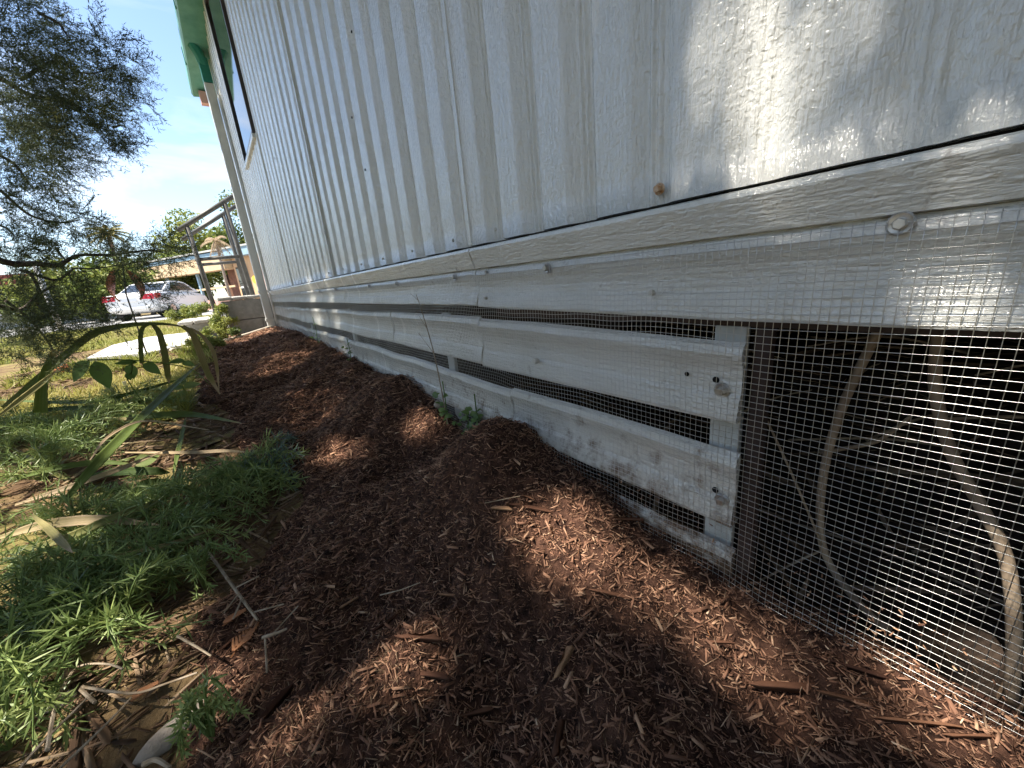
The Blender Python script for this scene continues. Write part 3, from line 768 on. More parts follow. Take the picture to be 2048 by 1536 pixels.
def railing(Y, label):
    t = empty('stair_railing', (.1, Y, .3), label, 'railing', 'grey pipe railings of the porch steps')
    tb = lambda n, P, r: put(MB().tube(P, r, 10).obj(n, M_RAIL, None, True), t)
    tb('top_rail', [(-.11, Y, 1.005), (.40, Y, 1.318)], .0185)
    tb('post', [(-.038, Y, 1.035), (-.012, Y, .262)], .0185)
    tb('post', [(.27, Y, 1.225), (.300, Y, .43)], .0185)
    tb('middle_rail', [(-.02, Y, .770), (.283, Y, .782)], .0145)
    return t
railing(4.42, 'front grey pipe railing, nearer of the two on the porch steps')
r2 = railing(5.02, 'rear grey pipe railing seen through the front one on the porch steps')
def strip(name, pts, z, th, m):
    n = len(pts); V = [(x, y, z) for x, y in pts] + [(x, y, z - th) for x, y in pts]
    F = [tuple(range(n))] + [(i, n + i, n + (i + 1) % n, (i + 1) % n) for i in range(n)]
    return newmesh(name, V, F)
path_o = link('path', strip('path', [tuple(hit(a, b, .03)[:2]) for a, b in ((172, 718), (290, 706), (374, 692), (392, 664), (300, 675), (225, 691))], .135, .10, M_CONC), M_CONC)
tag(path_o, kind='structure')
dw = link('driveway', strip('driveway', [(-14, 15.8), (14, 15.8), (14, 29.5), (-14, 29.5)], .03, .2, M_ASPHALT), M_ASPHALT); tag(dw, kind='structure')
hz = lambda x, y: float(topz(x, y))
P = spline([(.352, 4.01, .145), (.30, 3.90, .150), (.15, 3.72, hz(.15, 3.72) + .018), (.0, 3.60, hz(0, 3.6) + .02), (-.15, 3.55, hz(-.15, 3.55) + .02), (-.3, 3.35, hz(-.3, 3.35) + .015)], 24)
tag(MB().tube(P, .014, 8).obj('drain_hose', M_HOSE, None, True), 'cream drain hose running from the downspout foot across the mulch', 'hose')

# wind spinner on a thin stake
sp0 = at_y(277, 662, 3.3); spb = at_y(252, 588, 3.3); spt = at_y(246, 530, 3.3)
spin = empty('wind_spinner', (sp0[0], 3.3, hz(sp0[0], 3.3)), 'copper coloured wind spinner on a thin dark stake in the lawn', 'wind spinner')
put(MB().tube([(sp0[0], 3.3, hz(sp0[0], 3.3) - .05), tuple(spb), tuple(spt)], .004, 6).obj('stake', M_IRON), spin)
for s in (-1, 1):
    n = 14; V = []; T = np.linspace(0, 1, n)
    c = at_y(250, 570, 3.3)
    for t in T:
        a = -1.9 + 3.6 * t
        x = c[0] + s * (.078 * math.cos(a * .55)); z = c[2] - .115 * (t - .45) * 1.55
        wd = .034 * math.sin(math.pi * min(1, t * 1.0 + .12)) + .004
        V += [(x - s * wd, 3.3 - .02 * math.sin(a), z + .01), (x + s * wd * .2, 3.3 + .012 * math.cos(a), z)]
    V += [(a_, b_ + .002, c_) for a_, b_, c_ in V]
    m = 2 * n
    F = [(2 * i, 2 * i + 1, 2 * i + 3, 2 * i + 2) for i in range(n - 1)] + [(m + 2 * i + 2, m + 2 * i + 3, m + 2 * i + 1, m + 2 * i) for i in range(n - 1)]
    F += [(2 * i + 2, m + 2 * i + 2, m + 2 * i, 2 * i) for i in range(n - 1)] + [(2 * i + 1, m + 2 * i + 1, m + 2 * i + 3, 2 * i + 3) for i in range(n - 1)]
    put(MB().add(V, F).obj('blade', M_COPPER), spin)

# ------------------------------------------------------------------ car
def car(loc, yaw, sc):
    t = empty('parked_car', loc, 'white sedan parked on the driveway, seen from behind', 'car')
    t.rotation_euler = (0, 0, yaw); t.scale = (sc, sc, sc)
    # side profile along local y (0 rear .. 4.6 front): z of deck line; roof separately
    Ys = np.array([0, .05, .25, .7, 1.0, 1.4, 2.0, 2.8, 3.2, 3.6, 4.2, 4.5, 4.6])
    deck = np.array([.80, .98, 1.02, 1.03, 1.02, 1.0, .98, .97, .96, .93, .84, .74, .62])
    wid = np.array([.74, .80, .86, .89, .90, .91, .91, .91, .91, .90, .86, .78, .66])
    low = np.array([.42, .30, .24, .22, .22, .22, .22, .22, .22, .22, .24, .30, .36])
    V = []; k = 10
    for y, d_, w_, l_ in zip(Ys, deck, wid, low):
        V += [(-w_ * .9, y, l_), (-w_, y, l_ + .14), (-w_ * 1.0, y, (l_ + d_) * .55), (-w_ * .965, y, d_ - .05), (-w_ * .86, y, d_), (w_ * .86, y, d_), (w_ * .965, y, d_ - .05), (w_ * 1.0, y, (l_ + d_) * .55), (w_, y, l_ + .14), (w_ * .9, y, l_)]
    F = [(i * k + j, i * k + (j + 1) % k, (i + 1) * k + (j + 1) % k, (i + 1) * k + j) for i in range(len(Ys) - 1) for j in range(k)]
    F += [tuple(range(k - 1, -1, -1)), tuple((len(Ys) - 1) * k + j for j in range(k))]
    o = MB().add(V, F).obj('body', M_CARW, t, True); o.modifiers.new('s', 'SUBSURF').levels = 1; o.modifiers['s'].render_levels = 1
    # greenhouse
    gy = [.85, 1.62, 2.0, 2.5, 2.9, 3.75]; gzv = [1.02, 1.38, 1.44, 1.44, 1.38, .95]; gw = [.74, .66, .64, .64, .66, .76]
    V = []
    for y, z, w_ in zip(gy, gzv, gw): V += [(-.80, y if z > 1.1 else y, .95), (-w_, y, z), (w_, y, z), (.80, y, .95)]
    F = [(i * 4 + j, i * 4 + j + 1, (i + 1) * 4 + j + 1, (i + 1) * 4 + j) for i in range(5) for j in range(3)] + [(0, 1, 2, 3)[::-1], (20, 21, 22, 23)]
    MB().add(V, F).obj('cabin', M_CARW, t, False, .03)
    def quad(name, pts, m, off):
        n = np.cross(np.subtract(pts[1], pts[0]), np.subtract(pts[2], pts[0])); n = n / np.linalg.norm(n) * off
        V = [tuple(np.add(p, n)) for p in pts] + [tuple(np.subtract(p, n * .3)) for p in pts]; k_ = len(pts)
        F = [tuple(range(k_)), tuple(range(2 * k_ - 1, k_ - 1, -1))] + [((i + 1) % k_, i, k_ + i, k_ + (i + 1) % k_) for i in range(k_)]
        return MB().add(V, F).obj(name, m, t)
    quad('rear_window', [(-.68, .93, 1.06), (.68, .93, 1.06), (.60, 1.57, 1.355), (-.60, 1.57, 1.355)], M_CARG, .012)
    for s in (-1, 1):
        p = [(s * .775, 1.35, 1.06), (s * .785, 3.25, 1.01), (s * .68, 2.85, 1.33), (s * .662, 2.05, 1.385), (s * .69, 1.72, 1.32)]
        quad('side_window', p if s > 0 else p[::-1], M_CARG, .014)
        p = [(s * .80, .03, .74), (s * .42, .015, .76), (s * .40, .06, .93), (s * .78, .08, .95)]
        quad('tail_light', p if s < 0 else p[::-1], M_RED, .02)
        p = [(s * .835, .05, .75), (s * .868, .36, .80), (s * .855, .38, .95), (s * .825, .09, .95)]
        quad('tail_light', p if s > 0 else p[::-1], M_RED, .02)
        for y in (.95, 3.65):
            w_ = MB(); w_.tube([(s * .70, y, .32), (s * .88, y, .32)], .32, 20); wo = w_.obj('wheel', M_TYRE, t)
            MB().tube([(s * .86, y, .32), (s * .892, y, .32)], .2, 14).obj('rim', M_RIM, wo)
    MB().box((-.26, -.035, .70), (.26, -.005, .83)).obj('number_plate', M_PLATE, t)
    MB().box((-.70, -.03, .40), (.70, .03, .50)).obj('bumper', M_CARW, t, False, .02)
    return t
cr = at_y(262, 615, 19.5)
car((cr[0], 19.5, .03), -math.radians(21), .95)

# ------------------------------------------------------------------ neighbouring house with carport
U = np.array([-.51, .86, 0]); U /= np.linalg.norm(U); NV = np.array([-U[1], U[0], 0])   # NV points towards the street side
nb = empty('neighbour_house', (1.9, 24.5, 0.0), 'tan bungalow with blue fascia and open carport behind the white car', 'house')
nb.rotation_euler = (0, 0, math.atan2(U[1], U[0]))     # local x runs along the facade, local y to the street side
def nbox(name, a, b, m, bev=0): return MB().box(a, b).obj(name, m, nb, False, bev)
nbox('wall', (-4, -5, -.2), (1.35, 0, 2.55), M_ORANGE); nbox('wall_panel', (-1.9, .001, 0), (-.2, .03, 2.5), M_PINK)
nbox('fascia', (-4.2, -.2, 2.551), (1.45, .45, 2.95), M_BLUE); nbox('roof', (-4.3, -5.2, 2.951), (9.6, .5, 3.03), M_GREYW)
nbox('carport_wall', (1.36, -4.6, -.2), (9.2, -4.4, 2.2), M_BROWNW); nbox('carport_side_wall', (1.36, -4.38, -.2), (2.9, -.6, 2.25), M_BROWNW)
nbox('carport_fascia', (1.46, -.25, 2.02), (9.4, .40, 2.72), M_TAN); nbox('carport_roof', (1.46, -4.8, 2.721), (9.45, .42, 2.90), M_BLUE)
for x in (4.4, 7.3, 9.1): nbox('carport_post', (x, .0, -.2), (x + .12, .12, 2.019), M_BLUE)
nbox('beam', (1.5, .05, 1.10), (5.6, .10, 1.20), M_TAN)
d_ = nbox('door', (.35, .001, 0), (1.15, .05, 2.05), M_CARG); MB().box((.30, .0505, 0), (.36, .07, 2.1)).obj('door_frame', M_WHITE, d_)
wd_ = nbox('window', (.42, .051, .75), (1.08, .065, 1.85), M_CARG); MB().box((.40, .0655, 1.0), (1.10, .075, 1.08)).obj('window_bar', M_WHITE, wd_)
nbox('siding_groove', (-.9, .0305, 0), (-.87, .036, 2.5), M_PINK)
MB().tube([(-.15, .04, 1.35), (-.15, .09, 1.35)], .2, 18).obj('round_sign', M_YELLOW, nb)
nbox('low_wall', (1.5, .3, -.2), (4.0, .5, .55), M_PINK)

fh = empty('red_roofed_house', (-9.5, 38, 0), 'distant pale house with dark red roof edge behind the juniper branches', 'house')
def fbox(name, a, b, m, par=fh):
    o = MB().box(a, b).obj(name, m, None); return put(o, par)
fbox('wall', (-20, 38, -.2), (-5.3, 44, 2.6), M_GREYW); fbox('roof', (-20.4, 37.6, 2.601), (-5.0, 44.4, 3.15), M_REDROOF)
for k in range(4):
    w_ = fbox('window', (-10.6 + k * 1.35, 37.93, .9), (-9.7 + k * 1.35, 37.999, 2.1), M_CARG); fbox('window_frame', (-10.66 + k * 1.35, 37.9, .8), (-9.64 + k * 1.35, 37.929, .899), M_WHITE)
ps = at_y(132, 640, 15.5); pt_ = at_y(95, 533, 15.5)
tag(MB().tube([(ps[0] - .15, 15.5, -.1), (ps[0] - .15, 15.5, pt_[2] + .1)], .06, 10).obj('white_post', M_WHITE, None, True), 'slim white post standing at the driveway left of the car', 'post')
# ------------------------------------------------------------------ foliage builders
def leafcloud(name, centres, radii, n, size, matl, parent, seed, tb=.45, ts=.22, dirn=None, aspect=.45):
    """many small leaf faces spread through clumps; light and dark by clump"""
    r = np.random.default_rng(seed); C_ = np.asarray(centres, float); R_ = np.asarray(radii, float)
    vol = R_.min(1) if R_.ndim > 1 else R_
    idx = r.choice(len(C_), n, p=vol ** 2 / np.sum(vol ** 2))
    dv = r.normal(size=(n, 3)); dv /= np.linalg.norm(dv, axis=1)[:, None]; rad = r.random(n) ** .42
    RR = R_[idx] if R_.ndim > 1 else R_[idx][:, None]
    P = C_[idx] + dv * rad[:, None] * RR
    R = rotz_pitch(r.uniform(0, 6.28, n), r.normal(-.2, .6, n), r.normal(0, .8, n))
    tv = np.array([[0, 0, 0], [.45, -.5 * aspect, .05], [1, 0, -.08], [.45, .5 * aspect, .05]]); S = size * r.uniform(.6, 1.3, n)
    V = np.einsum('nij,nkj->nki', R, tv[None] * S[:, None, None]) + P[:, None, :]
    F = (np.array([[0, 1, 2, 3]])[None] + (np.arange(n) * 4)[:, None, None]).reshape(-1, 4)
    ct = r.normal(tb, ts, len(C_)); t = np.clip(ct[idx] + r.normal(0, .12, n), 0, 1)
    return link(name, newmesh(name, V.reshape(-1, 3), F, False, np.repeat(t, 4)), matl, parent)
def bush(name, loc, w, h, n, size, label, cat='shrub', seed=1, matl=None, trunk=True, tb=.45, group=None):
    t = empty(name, loc, label, cat, group); r = random.Random(seed)
    cs = []; rs = []
    for i in range(max(9, int(n / 450))):
        a = r.uniform(0, 6.28); q = r.random() ** .6
        cs.append((math.cos(a) * q * w * .42, math.sin(a) * q * w * .42, h * (.22 + .62 * r.random() * (1.15 - q * .6)))); rs.append(r.uniform(.13, .24) * (w + h) * .5)
    leafcloud('crown', cs, rs, n, size, matl or M_BUSH, t, seed, tb)
    m = MB()
    for i in range(4): 
        c = cs[i]; m.tube(spline([(r.uniform(-.05, .05) * w, 0, -.1), (c[0] * .4, c[1] * .4, c[2] * .5), c], 6), np.linspace(.035, .01, 6) * h * .6, 5)
    m.obj('trunk', M_BARK, t)
    return t
def P_at(px, py, Y): q_ = at_y(px, py, Y); return (float(q_[0]), float(Y), 0.0)
bush('round_shrub', (*P_at(195, 600, 24)[:2], -.05), 4.6, 3.4, 6500, .24, 'large yellow green shrub behind the white car on its left', seed=2, tb=.8)
bush('round_shrub', (*P_at(100, 600, 30)[:2], -.05), 3.4, 2.2, 2500, .22, 'dull green shrub in front of the red roofed house', seed=3, tb=.35)
bush('round_shrub', (*P_at(300, 600, 34)[:2], -.05), 7.0, 4.2, 6000, .3, 'bright shrub seen through the open carport', seed=4, tb=.7)
bush('round_shrub', (*P_at(262, 600, 36)[:2], -.05), 5.0, 4.0, 4000, .3, 'green shrub far beyond the carport posts', seed=14, tb=.55)
bush('broad_tree', (*P_at(378, 500, 46)[:2], -.05), 4.5, 9.3, 6500, .36, 'rounded bright green tree top above the neighbour carport roof', 'tree', 5, tb=.65)
bush('broad_tree', (*P_at(433, 480, 50)[:2], -.05), 3.6, 11.3, 4500, .36, 'small tree top over the tan house, left of two', 'tree', 6, tb=.6)
bush('broad_tree', (*P_at(478, 480, 50)[:2], -.05), 3.0, 12.4, 4000, .36, 'tree top peeking over the roof next to the house corner', 'tree', 7, tb=.55)
bush('low_weed', (*P_at(355, 620, 9)[:2], .16), .6, .26, 2200, .04, 'leafy weed clump in the lawn in front of the car', 'plant', 8, tb=.75)
bush('low_weed', (*P_at(395, 620, 10)[:2], .15), .7, .32, 2200, .04, 'taller leafy weed clump near the railing foot', 'plant', 9, tb=.75)
bush('low_weed', (.015, 4.12, .11), .20, .30, 2600, .02, 'bright green weed growing against the porch blocks', 'plant', 10, tb=.8)
bush('low_weed', (-.03, 3.62, .11), .24, .14, 2200, .018, 'sunlit weed clump at the mulch edge by the hose', 'plant', 11, tb=.85)
bush('low_weed', (-.12, 3.2, .11), .22, .12, 1500, .018, 'sunlit weed beside the path end', 'plant', 12, tb=.85)

# palms
def palm(loc, h, label, n=15, fl=2.2, matl=M_PALML, lean=.25, name='palm_tree', droop=1.0, tr_=.2):
    t = empty(name, loc, label, 'palm tree'); top = np.array([lean, 0, h])
    MB().tube(spline([(0, 0, -.2), (lean * .3, 0, h * .5), tuple(top)], 8), np.linspace(tr_ * 1.1, tr_ * .65, 8), 8).obj('trunk', M_PALMT, t, True)
    for i in range(n):
        a = i * 2.399; el = .9 - 1.5 * (i / n) * droop; m = MB(); prev = top; sp_ = []
        for k in range(9):
            s = k / 8; e_ = el - s * 1.0 * droop
            sp_.append(top + np.array([math.cos(a) * s * fl * math.cos(el), math.sin(a) * s * fl * math.cos(el), s * fl * math.sin(el) - droop * .55 * fl * s * s * .6]))
        sp_ = np.array(sp_); m.tube(sp_, np.linspace(.03, .006, 9), 4)
        sd_ = np.array([-math.sin(a), math.cos(a), 0])
        for k in range(2, 9):
            for q in (-1, 1):
                b0 = sp_[k]; dr = sp_[k] - sp_[k - 1]; dr /= np.linalg.norm(dr)
                for u_ in (0, .33, .66):
                    bb = b0 - dr * u_ * fl / 8; tip = bb + sd_ * q * fl * .30 * (1.1 - k / 12) + dr * fl * .16 + np.array([0, 0, -.14 * fl * droop])
                    m.add([bb, bb + dr * .06 * fl, tip], [(0, 1, 2)], random.random())
        m.obj('frond', matl, t)
    return t
q = at_y(216, 462, 48); palm((q[0] - .3, 48, -.1), float(q[2]), 'tall sunlit palm against the clouds, far behind the car', 22, 1.35)
q = at_y(428, 480, 23.6); palm((float(q[0]), 23.6, 0), float(q[2]), 'short palm with dry brown hanging fronds in front of the tan house', 12, .6, M_DRYP, .05, 'dry_palm', 1.5, .07)

# lawn grass in the sunlit yard
NG = 90000
y = 1.7 + 10.4 * rng.random(NG) ** 1.7; x = np.where(rng.random(NG) < .9, -.02 * y + .1 - rng.random(NG) * (.55 + .25 * y), rng.uniform(-.4, .3, NG))
ok = ((y > 2.6) | (x < -.16)) & (vnoise(x * 3.1 + 4, y * 2.3) + .6 * vnoise(x * 9, y * 9) > -.35) & ~((x > -1.5) & (x < -.27) & (y > 3.5 + .6 * (x + 1.15)) & (y < 5.25 + .67 * (x + .31))) & (x < BEDL(y) + .03) & ~((x > -.35) & (y > 4.1) & (y < 5.7))
x = x[ok]; y = y[ok]; n = len(x)
R = rotz_pitch(rng.uniform(0, 6.28, n), rng.normal(.75, .35, n), rng.normal(0, .5, n))
tv = np.array([[0, -.07, 0], [0, .07, 0], [1, 0, 0]]); S = rng.uniform(.022, .06, n) * (1 + .06 * y)
V = np.einsum('nij,nkj->nki', R, tv[None] * S[:, None, None]) + np.column_stack([x, y, topz(x, y)])[:, None, :]
F = (np.array([[0, 1, 2]])[None] + (np.arange(n) * 3)[:, None, None]).reshape(-1, 3)
tg = np.clip(.5 + .35 * vnoise(x * 2, y * 2) + rng.normal(0, .15, n), 0, 1)
lg = link('lawn_grass', newmesh('lawn_grass', V.reshape(-1, 3), F, False, np.repeat(tg, 3)), M_GRASS)
tag(lg, 'short patchy yellow green lawn grass in the sunny yard', 'grass', kind='stuff')

# ------------------------------------------------------------------ juniper: hanging branches in view, crown overhead that shades the bed
def spray_template(r, nsh=11, nn=6, L=1.0, wk=1.0):
    V = []; F = []
    def tri(a, b, w):
        d = b - a; s = np.cross(d, r.normal(size=3)); s = s / (np.linalg.norm(s) + 1e-9) * w * wk
        i = len(V); V.extend([a - s, a + s, b]); F.append((i, i + 1, i + 2))
    for k in range(nsh):
        t = k / (nsh - 1); base = np.array([t * .75 * L, .05 * math.sin(t * 5), .05 * math.cos(t * 4)])
        dr = np.array([.7, (1 if k % 2 else -1) * r.uniform(.3, 1.0), r.normal(0, .5)]); dr /= np.linalg.norm(dr)
        ln_ = L * r.uniform(.2, .38) * (1.15 - t * .5); end = base + dr * ln_
        tri(base, end, .010 * L)
        for j in range(nn):
            u = (j + .6) / nn; q_ = base + dr * ln_ * u; nd = dr * .7 + r.normal(0, .65, 3); nd /= np.linalg.norm(nd)
            tri(q_, q_ + nd * L * r.uniform(.08, .14), .012 * L)
    tri(np.zeros(3), np.array([.8 * L, .03, .03]), .010 * L)
    return np.array(V), np.array(F)
SPR = [spray_template(np.random.default_rng(100 + i), 10, 6, 1.0, 1.0) for i in range(5)]
SPC = [spray_template(np.random.default_rng(200 + i), 5, 2, 1.0, 7.5) for i in range(5)]
def sprays(name, P, D, size, matl, parent, seed, tint, tmpl=None):
    r = np.random.default_rng(seed); n = len(P); k = r.integers(0, 5, n); VV = []; FF = []; TT = []; off = 0
    D = D / np.linalg.norm(D, axis=1)[:, None]
    for q_ in range(5):
        m = k == q_; c = int(m.sum())
        if not c: continue
        tv, tf = (tmpl or SPR)[q_]; ex = D[m]; rv = r.normal(size=(c, 3)); ey = np.cross(ex, rv); ey /= np.linalg.norm(ey, axis=1)[:, None]; ez = np.cross(ex, ey)
        R = np.stack([ex, ey, ez], 2); S = size[m]
        V = np.einsum('nij,nkj->nki', R, tv[None] * S[:, None, None]) + P[m][:, None, :]
        VV.append(V.reshape(-1, 3)); FF.append((tf[None] + (np.arange(c) * len(tv))[:, None, None]).reshape(-1, 3) + off); TT.append(np.repeat(tint[m], len(tv))); off += c * len(tv)
    return link(name, newmesh(name, np.vstack(VV), np.vstack(FF), False, np.concatenate(TT)), matl, parent)

TX, TY = -2.0, 2.3
jun = empty('juniper_tree', (TX, TY, float(gz(TX, TY))), 'dark juniper tree with hanging needle branches at the left, shading the bed', 'tree')
tr = MB()
tr.tube(spline([(TX, TY, -.05), (TX + .06, TY + .02, .9), (TX - .05, TY + .05, 2.6), (TX + .05, TY, 4.9)], 14), np.linspace(.16, .06, 14), 12)
put(tr.obj('trunk', M_BARK, None, True), jun)
# clumps in view: (px, py, radius px, depth)
CL = [(20, 30, 60), (70, 60, 55), (55, 130, 60), (15, 180, 60), (95, 165, 50), (45, 235, 60), (105, 225, 50), (10, 90, 50), (95, 90, 32), (105, 40, 22), (5, 270, 50), (70, 290, 55), (120, 280, 45), (25, 335, 50),
      (225, 95, 30), (245, 130, 33), (258, 165, 28), (240, 195, 28), (205, 130, 22), (160, 118, 18), (215, 165, 28), (165, 190, 30), (190, 205, 32), (150, 235, 36), (200, 240, 28), (215, 275, 24), (180, 265, 30), (140, 300, 26), (222, 300, 14), (85, 330, 35), (60, 375, 28), (10, 380, 26),
      (15, 420, 22), (80, 405, 24), (120, 440, 30), (150, 455, 24), (165, 440, 16), (105, 465, 22), (60, 445, 16), (40, 475, 24), (8, 500, 34), (70, 505, 22), (30, 520, 26), (90, 520, 16),
      (195, 492, 20), (222, 505, 26), (252, 500, 28), (240, 525, 24), (270, 520, 20), (300, 485, 16), (318, 475, 14), (335, 495, 18), (345, 515, 16), (310, 515, 14), (245, 548, 16), (180, 540, 12),
      (20, 570, 40), (55, 585, 34), (12, 620, 40), (60, 625, 36), (95, 600, 18), (140, 590, 22), (165, 600, 24), (150, 625, 26), (175, 640, 22), (120, 645, 22), (85, 660, 30), (40, 665, 30), (200, 640, 14), (215, 655, 10), (105, 690, 24), (60, 700, 30), (20, 700, 26), (130, 715, 16), (95, 730, 18),
      (320, 600, 12), (298, 590, 12), (335, 570, 8), (275, 565, 10)]
r = np.random.default_rng(21)
PP = []; DD = []; SS = []; TT = []
for i, (cx, cy, cr_) in enumerate(CL):
    Yc = 1.75 + .35 * math.sin(i * 1.7); c = at_y(cx, cy, Yc); rad = cr_ / FPX * Yc * .84
    n = int(10 + (cr_ / 10.) ** 2 * 2.9)
    dv = r.normal(size=(n, 3)); dv /= np.linalg.norm(dv, axis=1)[:, None]; p = c + dv * (rad * r.random(n) ** .5)[:, None] * np.array([1, 1.3, 1])
    PP.append(p); DD.append(dv * .8 + np.array([.45, .1, -.1]) + r.normal(0, .4, (n, 3))); SS.append(r.uniform(.042, .078, n)); TT.append(np.clip(r.normal(.38, .14, n) + (.45 if (140 < cx < 215 and 150 < cy < 240 and r.random() < .7) else 0), 0, 1))
put(sprays('hanging_foliage', np.vstack(PP), np.vstack(DD), np.concatenate(SS), M_JUN, None, 5, np.concatenate(TT)), jun)
# limbs that carry them
lim = [[(TX, TY, 1.5), at_y(-400, 60, 1.6), at_y(-60, 130, 1.7), at_y(60, 190, 1.8), at_y(150, 210, 1.85), at_y(200, 260, 1.85)],
       [at_y(40, 160, 1.75), at_y(110, 122, 1.75), at_y(150, 142, 1.78), at_y(190, 146, 1.8), at_y(235, 130, 1.8)],
       [at_y(75, 25, 1.7), at_y(115, 45, 1.7), at_y(128, 62, 1.7), at_y(141, 77, 1.7)],
       [(TX, TY, 1.0), at_y(-300, 500, 1.6), at_y(-60, 505, 1.75), at_y(20, 527, 1.8), at_y(70, 527, 1.8), at_y(115, 531, 1.8), at_y(133, 522, 1.8), at_y(160, 510, 1.8), at_y(225, 510, 1.8), at_y(300, 500, 1.8), at_y(340, 510, 1.8)],
       [at_y(40, 540, 1.78), at_y(80, 553, 1.78), at_y(112, 560, 1.78), at_y(135, 548, 1.78), at_y(150, 537, 1.78), at_y(190, 537, 1.78), at_y(240, 530, 1.8)],
       [(TX, TY, .8), at_y(-300, 640, 1.6), at_y(-40, 610, 1.7), at_y(40, 620, 1.75), at_y(75, 590, 1.75), at_y(110, 570, 1.75)],
       [at_y(10, 600, 1.7), at_y(60, 640, 1.7), at_y(100, 690, 1.7), at_y(115, 730, 1.7)], [at_y(112, 495, 1.78), at_y(118, 505, 1.78), at_y(132, 521, 1.78)],
       [at_y(60, 545, 1.75), at_y(78, 580, 1.75), at_y(76, 610, 1.75), at_y(110, 630, 1.75), at_y(150, 640, 1.75)],
       [at_y(-30, 440, 1.75), at_y(10, 455, 1.75), at_y(28, 470, 1.75)], [at_y(60, 190, 1.8), at_y(100, 250, 1.8), at_y(130, 290, 1.8)], [at_y(-20, 300, 1.7), at_y(30, 330, 1.7), at_y(60, 370, 1.7)], [at_y(225, 255, 1.85), at_y(242, 250, 1.85)],
       [at_y(0, 380, 1.8), at_y(60, 430, 1.8), at_y(120, 445, 1.8), at_y(160, 440, 1.8)]]
for i, l in enumerate(lim):
    n = 26; big = len(l) > 5 and i in (0, 3, 5)
    put(MB().tube(spline(l, n), np.linspace(.012 if big else .0042, .0016, n), 6).obj('branch', M_BARK, None, True), jun)

# crown overhead (out of the picture); sun gaps fall where the light lies on the bed
def gproj(P, z=.06):
    t = (P[:, 2] - z) / SUN[2]; return P[:, :2] - SUN[None, :2] * t[:, None]
HOLES = []     # (x, y, z of receiving point, radius)
def hole(px, py, r_, n=1, to=None):
    for k in range(n):
        f = k / max(1, n - 1)
        a = hit(px + (to[0] - px) * f if to else px, py + (to[1] - py) * f if to else py)
        HOLES.append((a[0], a[1], a[2], r_))
hole(1180, 1090, .060); hole(1235, 1130, .046); hole(1150, 1050, .03)
hole(1585, 1375, .027); hole(860, 1370, .024); hole(620, 1505, .022)
hole(695, 912, .042); hole(870, 858, .036); hole(655, 815, .03); hole(800, 770, .06, 2, (650, 795)); hole(600, 715, .05); hole(560, 745, .04); hole(740, 745, .05)
hole(1990, 1440, .035, 4, (2060, 1500)); hole(1400, 1215, .02, 2, (1440, 1240))
hole(280, 920, .05); hole(170, 985, .05); hole(50, 1000, .05); hole(90, 1140, .05); hole(20, 1160, .05); hole(430, 1425, .03); hole(130, 1480, .04); hole(60, 1515, .04); hole(400, 945, .05); hole(330, 925, .04)
rh = random.Random(77)
for k in range(46):
    HOLES.append((rh.uniform(-.75, -.17), rh.uniform(.42, 1.75), .05, rh.uniform(.018, .045)))
def whole(px, py, r_):
    a = at_x(px, py, W); HOLES.append((a[0], a[1], a[2], r_))
for a, b, c in ((1560, 70, .004), (1600, 230, .001), (2044, 630, .010), (2046, 800, .014), (2046, 980, .014), (1950, 1330, .02), (2020, 1380, .02)): whole(a, b, c)
HO = np.array(HOLES); HO[:, 3] += .008
n = 34000
gx_ = rng.uniform(-.85, 1.45, n); gy_ = rng.uniform(-.6, 5.0, n); hh = 2.5 + 2.6 * rng.random(n)
P = np.column_stack([gx_, gy_, np.full(n, .06)]) + SUN[None] * ((hh - .06) / SUN[2])[:, None]
P += rng.normal(0, .05, P.shape)
n2 = 17000    # finer twigs over the near bed
P2 = np.column_stack([rng.uniform(-.35, .62, n2), rng.uniform(-.35, 1.0, n2), np.full(n2, .06)]) + SUN[None] * ((2.6 + 1.2 * rng.random(n2)) / SUN[2])[:, None]
P = np.vstack([P, P2]); fine = np.arange(n + n2) >= n; n += n2
G = gproj(P)
keep = fine | (vnoise(P[:, 0] * 2.2 + P[:, 2] * 1.7, P[:, 1] * 2.2 - P[:, 2] * 1.3) > -.8)
dmin = np.full(n, 9.)
for hx, hy, hz_, hr in HO:
    gp = gproj(P, hz_); dmin = np.minimum(dmin, np.hypot(gp[:, 0] - hx, gp[:, 1] - hy) - hr)
keep &= dmin > .004
edge = np.where(G[:, 0] > .42, 3.85, 3.05) + .25 * vnoise(G[:, 0] * 3, 1.0 + 0 * G[:, 0])
keep &= (G[:, 1] < edge)
keep &= ~((G[:, 0] < -.14) & (G[:, 1] > 1.75 + .3 * vnoise(G[:, 0] * 2, 4 + 0 * G[:, 0])))
# nothing of it inside the camera's view
rel = (P - np.array([0, 0, CAMZ])) @ CM
ins = (rel[:, 2] > -.1) & (np.abs(rel[:, 0]) < 1.45 * np.maximum(rel[:, 2], 0) + .16) & (np.abs(rel[:, 1]) < 1.10 * np.maximum(rel[:, 2], 0) + .16)
keep &= ~ins & (P[:, 0] < .25)
